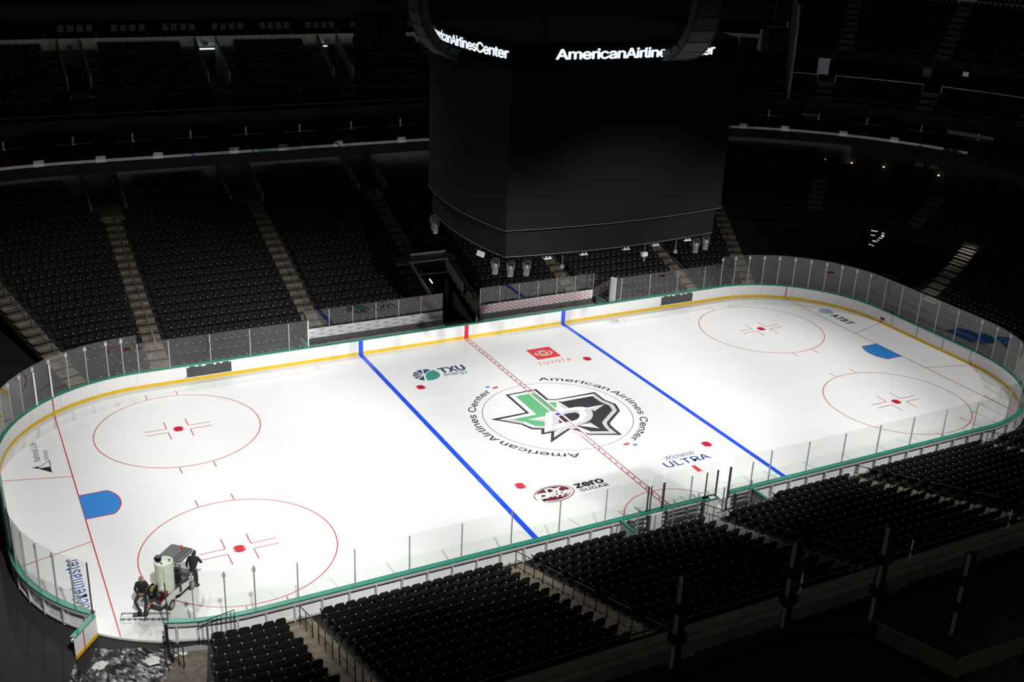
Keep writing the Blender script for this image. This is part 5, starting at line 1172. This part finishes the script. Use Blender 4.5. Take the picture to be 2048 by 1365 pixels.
def hand_chain(J, Ed, w, d, u, curl=.5):
    """palm + four unequal fingers + thumb from wrist index w; d forward, u thumb side"""
    d, u = Vector(d).normalized(), Vector(u).normalized(); n = d.cross(u).normalized(); W0 = Vector(J[w][:3])
    J.append((*(W0 + d * .055), (.036, .018))); p = len(J) - 1; Ed.append((w, p))
    for k, ln in enumerate((.072, .08, .075, .058)):
        b = W0 + d * .085 + u * (.03 - .02 * k); m_ = b + d * ln * .5 - n * ln * .2 * curl; t = m_ + d * ln * .4 - n * ln * .5 * curl
        J += [(*b, .010), (*m_, .009), (*t, .007)]; q = len(J) - 3; Ed += [(p, q), (q, q + 1), (q + 1, q + 2)]
    b = W0 + d * .03 + u * .035; t = b + d * .035 + u * .025 - n * .01; t2 = t + d * .03
    J += [(*b, .012), (*t, .010), (*t2, .008)]; q = len(J) - 3; Ed += [(p, q), (q, q + 1), (q + 1, q + 2)]
def figure(lab, loc, rz_, pose, hat=False, sit=False):
    """pose: joint positions in local coordinates, facing local -y"""
    o = thing('person', lab, 'person', loc, rz_)
    p = {k: Vector(v) for k, v in pose.items()}
    hd, nk, ch, pl = p['head'], p['neck'], p['chest'], p['pelvis']; up = (hd - nk).normalized(); fw = p.get('face', Vector((0, -1, 0))).normalized(); sd = up.cross(fw).normalized(); fw = sd.cross(up)
    J = [(*pl, (.13, .09)), (*(pl.lerp(ch, .5)), (.12, .085)), (*ch, (.14, .09)), (*(nk - up * .03), (.065, .065)), (*nk, (.055, .058)), (*(nk + up * .06 + fw * .01), (.058, .062)), (*(hd - up * .02 + fw * .005), (.078, .095)), (*(hd + up * .07), (.07, .082)), (*(hd + up * .115 - fw * .0), (.045, .05))]
    E2 = [(0, 1), (1, 2), (2, 3), (3, 4), (4, 5), (5, 6), (6, 7), (7, 8)]
    for s in ('l', 'r'):
        a = len(J); J += [(*p['sh' + s], .055), (*p['el' + s], .042), (*p['wr' + s], (.030, .024))]; E2 += [(2, a), (a, a + 1), (a + 1, a + 2)]
        dd = p['hd' + s]; hand_chain(J, E2, a + 2, dd, p['th' + s])
        a = len(J); J += [(*p['hip' + s], .085), (*p['kn' + s], .058), (*p['an' + s], .04), (*(p['an' + s] + p['toe' + s] * .5 + Vector((0, 0, -.045))), .025), (*(p['an' + s] + p['toe' + s] * .9 + Vector((0, 0, -.06))), .018)]; E2 += [(0, a), (a, a + 1), (a + 1, a + 2), (a + 2, a + 3), (a + 3, a + 4)]
    body = skin_body('body', SKIN, J, E2, o, 2)
    # face: nose, brows, eyes, ears, mouth as child details
    f = MB(); f.extr([hd + fw * .092 + up * .02, hd + fw * .118 - up * .022, hd + fw * .09 - up * .03], sd * .02); ob = f.build('nose', SKIN, o, local=True)
    f = MB()
    for q in (-1, 1): f.ball(tuple(hd + fw * .084 + sd * q * .03 + up * .024), .011, 8)
    f.build('eyes', BLACK, o, local=True)
    f = MB(); f.cbox(hd + fw * .088 - up * .052, sd, up, .045, .01, .012); f.build('mouth', mat('lips', (.2, .07, .06), .5), o, local=True)
    f = MB()
    for q in (-1, 1): f.cbox(hd + sd * q * .082 + up * .0, fw, up, .035, .06, .02)
    f.build('ears', SKIN, o, local=True)
    if hat:
        hb = skin_body('hood', JACK, [(*(nk + up * .02 - fw * .03), .10), (*(hd - fw * .035), (.115, .12)), (*(hd + up * .07 - fw * .025), (.108, .112)), (*(hd + up * .14 - fw * .015), (.06, .06))], [(0, 1), (1, 2), (2, 3)], o, 2)
    else:
        hb = skin_body('hair', mat('short_grey_hair', (.07, .06, .05), .8), [(*(hd - fw * .05 - up * .02), .062), (*(hd - fw * .035 + up * .06), (.074, .07)), (*(hd + up * .112 + fw * .01), (.06, .06))], [(0, 1), (1, 2)], o, 2)
        skin_body('beard', SKIN2, [(*(hd + fw * .045 - up * .085 - sd * .045), .022), (*(hd + fw * .085 - up * .088), .024), (*(hd + fw * .045 - up * .085 + sd * .045), .022)], [(0, 1), (1, 2)], o, 1, 1)
    J = [(*(pl + Vector((0, 0, .0))), (.175, .135)), (*(pl.lerp(ch, .45)), (.17, .135)), (*(ch - Vector((0, 0, .02))), (.215, .17)), (*(nk - up * .06), (.13, .12)), (*(nk - up * .02), (.09, .09)), (*(nk + up * .0), (.074, .074))]
    E2 = [(0, 1), (1, 2), (2, 3), (3, 4), (4, 5)]
    for s in ('l', 'r'):
        a = len(J); J += [(*p['sh' + s], .095), (*(p['sh' + s].lerp(p['el' + s], .55)), .072), (*p['el' + s], .066), (*(p['el' + s].lerp(p['wr' + s], .9)), .05)]; E2 += [(2, a), (a, a + 1), (a + 1, a + 2), (a + 2, a + 3)]
    skin_body('jacket', JACK, J, E2, o, 2, 1)
    J = [(*(pl + Vector((0, 0, .03))), (.165, .13)), (*(pl - Vector((0, 0, .03))), (.15, .12))]; E2 = [(0, 1)]
    for s in ('l', 'r'):
        a = len(J); J += [(*p['hip' + s], .10), (*(p['hip' + s].lerp(p['kn' + s], .5)), .088), (*p['kn' + s], .072), (*(p['kn' + s].lerp(p['an' + s], .5)), .066), (*(p['kn' + s].lerp(p['an' + s], .95)), .058)]; E2 += [(1, a), (a, a + 1), (a + 1, a + 2), (a + 2, a + 3), (a + 3, a + 4)]
    skin_body('jeans', JEAN, J, E2, o, 2)
    for s in ('l', 'r'):
        an, toe = p['an' + s], p['toe' + s]; skin_body('shoe', SHOE, [(*(an - toe * .35 + Vector((0, 0, -.04))), (.058, .06)), (*(an + Vector((0, 0, -.02))), (.064, .068)), (*(an + toe * .6 + Vector((0, 0, -.045))), (.06, .048)), (*(an + toe * 1.15 + Vector((0, 0, -.052))), (.052, .038))], [(0, 1), (1, 2), (2, 3)], o, 1, 1)
    return o
SIT = dict(pelvis=(0, .05, .82), chest=(0, .0, 1.22), neck=(0, -.03, 1.42), head=(0, -.06, 1.56), face=(.1, -1, -.35),
           shl=(.19, .0, 1.33), shr=(-.19, .0, 1.33), ell=(.27, -.06, 1.06), elr=(-.27, -.06, 1.06), wrl=(.08, -.26, .93), wrr=(-.08, -.26, .93), hdl=(-.8, -.5, -.3), hdr=(.8, -.5, -.3), thl=(0, -.5, 1), thr=(0, -.5, 1),
           hipl=(.11, -.02, .80), hipr=(-.11, -.02, .80), knl=(.20, -.40, .70), knr=(-.26, -.38, .68), anl=(.13, -.38, .17), anr=(-.12, -.30, .17), toel=(.03, -.16, 0), toer=(-.05, -.16, 0))
figure('man in black hoodie sitting on the tail of the cart, hands in his lap', (-25.93, -9.66, 0), R(-17), SIT)
STD = dict(pelvis=(0, 0, .95), chest=(-.05, -.07, 1.33), neck=(-.06, -.10, 1.53), head=(-.06, -.13, 1.67), face=(-.2, -1, -.3),
           shl=(.15, -.06, 1.45), shr=(-.25, -.10, 1.43), ell=(.26, .0, 1.18), elr=(-.30, -.20, 1.19), wrl=(.28, -.05, .93), wrr=(-.24, -.40, 1.02), hdl=(.0, -.2, -1), hdr=(-.1, -1, -.4), thl=(0, -1, .2), thr=(.6, -.2, .6),
           hipl=(.10, 0, .92), hipr=(-.10, 0, .92), knl=(.14, -.03, .50), knr=(-.13, -.06, .50), anl=(.16, .04, .085), anr=(-.15, .0, .085), toel=(.02, -.15, 0), toer=(-.03, -.15, 0))
figure('person in black hooded jacket seen from behind, standing at the side of the cart', (-23.62, -8.84, 0), R(-215), STD, hat=True)

# ------------------------------------------------------------------ entrance: plastic sheet, cloths, platform, rails
PL = mat('black_plastic', (.012, .012, .014), .32, spec=.5)
rn = random.Random(3); nx_, ny_ = 34, 30; mb = MB(); vs = []
c0, c1, c2, c3 = Vector((-28.75, -11.25)), Vector((-25.7, -12.75)), Vector((-24.6, -17.5)), Vector((-30.5, -16.5))
for j in range(ny_ + 1):
    for i in range(nx_ + 1):
        u, v = i / nx_, j / ny_; p_ = c0.lerp(c1, u).lerp(c3.lerp(c2, u), v)
        h = .03 + .05 * abs(math.sin(7 * u + 3 * v + 2 * math.sin(5 * v))) * abs(math.cos(9 * v - 4 * u)) + .035 * rn.random() + .08 * max(0, math.sin(11 * u * v + 2 * u)) ** 6
        vs.append((p_.x + .05 * rn.uniform(-1, 1), p_.y + .05 * rn.uniform(-1, 1), h - .1))
mb.add(vs, [(j * (nx_ + 1) + i, j * (nx_ + 1) + i + 1, (j + 1) * (nx_ + 1) + i + 1, (j + 1) * (nx_ + 1) + i) for j in range(ny_) for i in range(nx_)])
tag(mb.build('plastic_sheet', PL, smooth=False), 'crumpled black plastic sheet spread over the entrance floor outside the gate', 'plastic sheet')
CL = mat('white_cloth', (.62, .62, .58), .8)
def cloth(lab, x, y, rx, ry, h, seed, z=-.02):
    r_ = random.Random(seed); n, k = 22, 7; vs = [(x, y, z + h)]; mb = MB(); amp = [r_.uniform(.75, 1.15) for _ in range(n)]
    for q in range(1, k + 1):
        for i in range(n):
            a = 2 * math.pi * i / n; s = q / k * amp[i]; vs.append((x + rx * s * math.cos(a), y + ry * s * math.sin(a), z + h * (1 - (q / k) ** 2) * r_.uniform(.45, 1.1) + .012))
    fs = [(0, 1 + i, 1 + (i + 1) % n) for i in range(n)] + [(1 + (q - 1) * n + i, 1 + q * n + i, 1 + q * n + (i + 1) % n, 1 + (q - 1) * n + (i + 1) % n) for q in range(1, k) for i in range(n)]
    mb.add(vs, fs); tag(mb.build('cloth', CL), lab, 'cloth')
cloth('crumpled white cloth lying on the black plastic sheet', -28.05, -12.75, .5, .3, .17, 4, -.03); cloth('white cloth bundle behind the entrance railing', -26.25, -13.3, .3, .3, .14, 5, .0); cloth('white cloth on the floor right of the entrance railing', -25.15, -13.35, .3, .2, .12, 6, -.02)
tag(MB().prism([(-25.5, -12.75), (-24.3, -12.95), (-23.9, -13.25), (-25.2, -14.0)], -.12, -.04).build('floor_mat', mat('mat_grey', (.22, .22, .23), .6)), 'grey floor plate behind the boards right of the gate', 'floor plate')
jb = thing('jamb_post', 'dark end post of the boards at the right side of the open gate', 'post', (-25.5, -12.42, 0)); MB().box(-.06, .06, -.12, .06, -.1, 1.03).build('shaft', BLACK, jb, local=True); MB().box(-.09, .03, -.1, .0, .2, .3).build('latch', DKGREY, jb, local=True)
mb = MB(); P_ = [(-25.75, -13.2, -.1), (-25.75, -13.2, 1.0), (-25.55, -14.2, 1.35), (-25.35, -15.2, 1.75), (-25.35, -15.2, .8)]
mb.tube(P_, .028, 7); mb.tube([(-25.75, -13.2, .5), (-25.35, -15.2, 1.3)], .02, 6)
for q in (.25, .5, .75): a = Vector((-25.75, -13.2, 0)).lerp(Vector((-25.35, -15.2, .75)), q); mb.tube([a, a + Vector((0, 0, 1.0))], .02, 6)
tag(mb.build('entrance_railing', BLACK), 'black tube railing along the entrance steps beside the plastic sheet', 'railing')
mb = MB(); a, b = Vector((-24.35, -13.2, .25)), Vector((-22.95, -13.55, .42)); mb.tube([a, a + Vector((0, 0, .95)), b + Vector((0, 0, 1.25)), b], .025, 7)
for q in np.linspace(.12, .9, 7): p_ = a.lerp(b, q); mb.tube([p_, p_ + Vector((0, 0, .95 + .3 * q))], .014, 5)
tag(mb.build('barred_railing', BLACK), 'black barred railing between the near boards and the first seat block', 'railing')
es = MB()
for i in range(9):
    a = HX + 16.5 + i * .1; c, n, s = frame(-a, 9.3 + .42 * i, -1); es.obox(c - s * .9 + Vector((0, 0, -.1)), s * 1.6, n * .44, (0, 0, .12 + .14 * i))
struct('entrance_stair', es, mat('brown_tiles', (.12, .10, .075), .8, noise=.3, nscale=3), 'brown steps rising from the entrance beside the first seat block', 'stair')
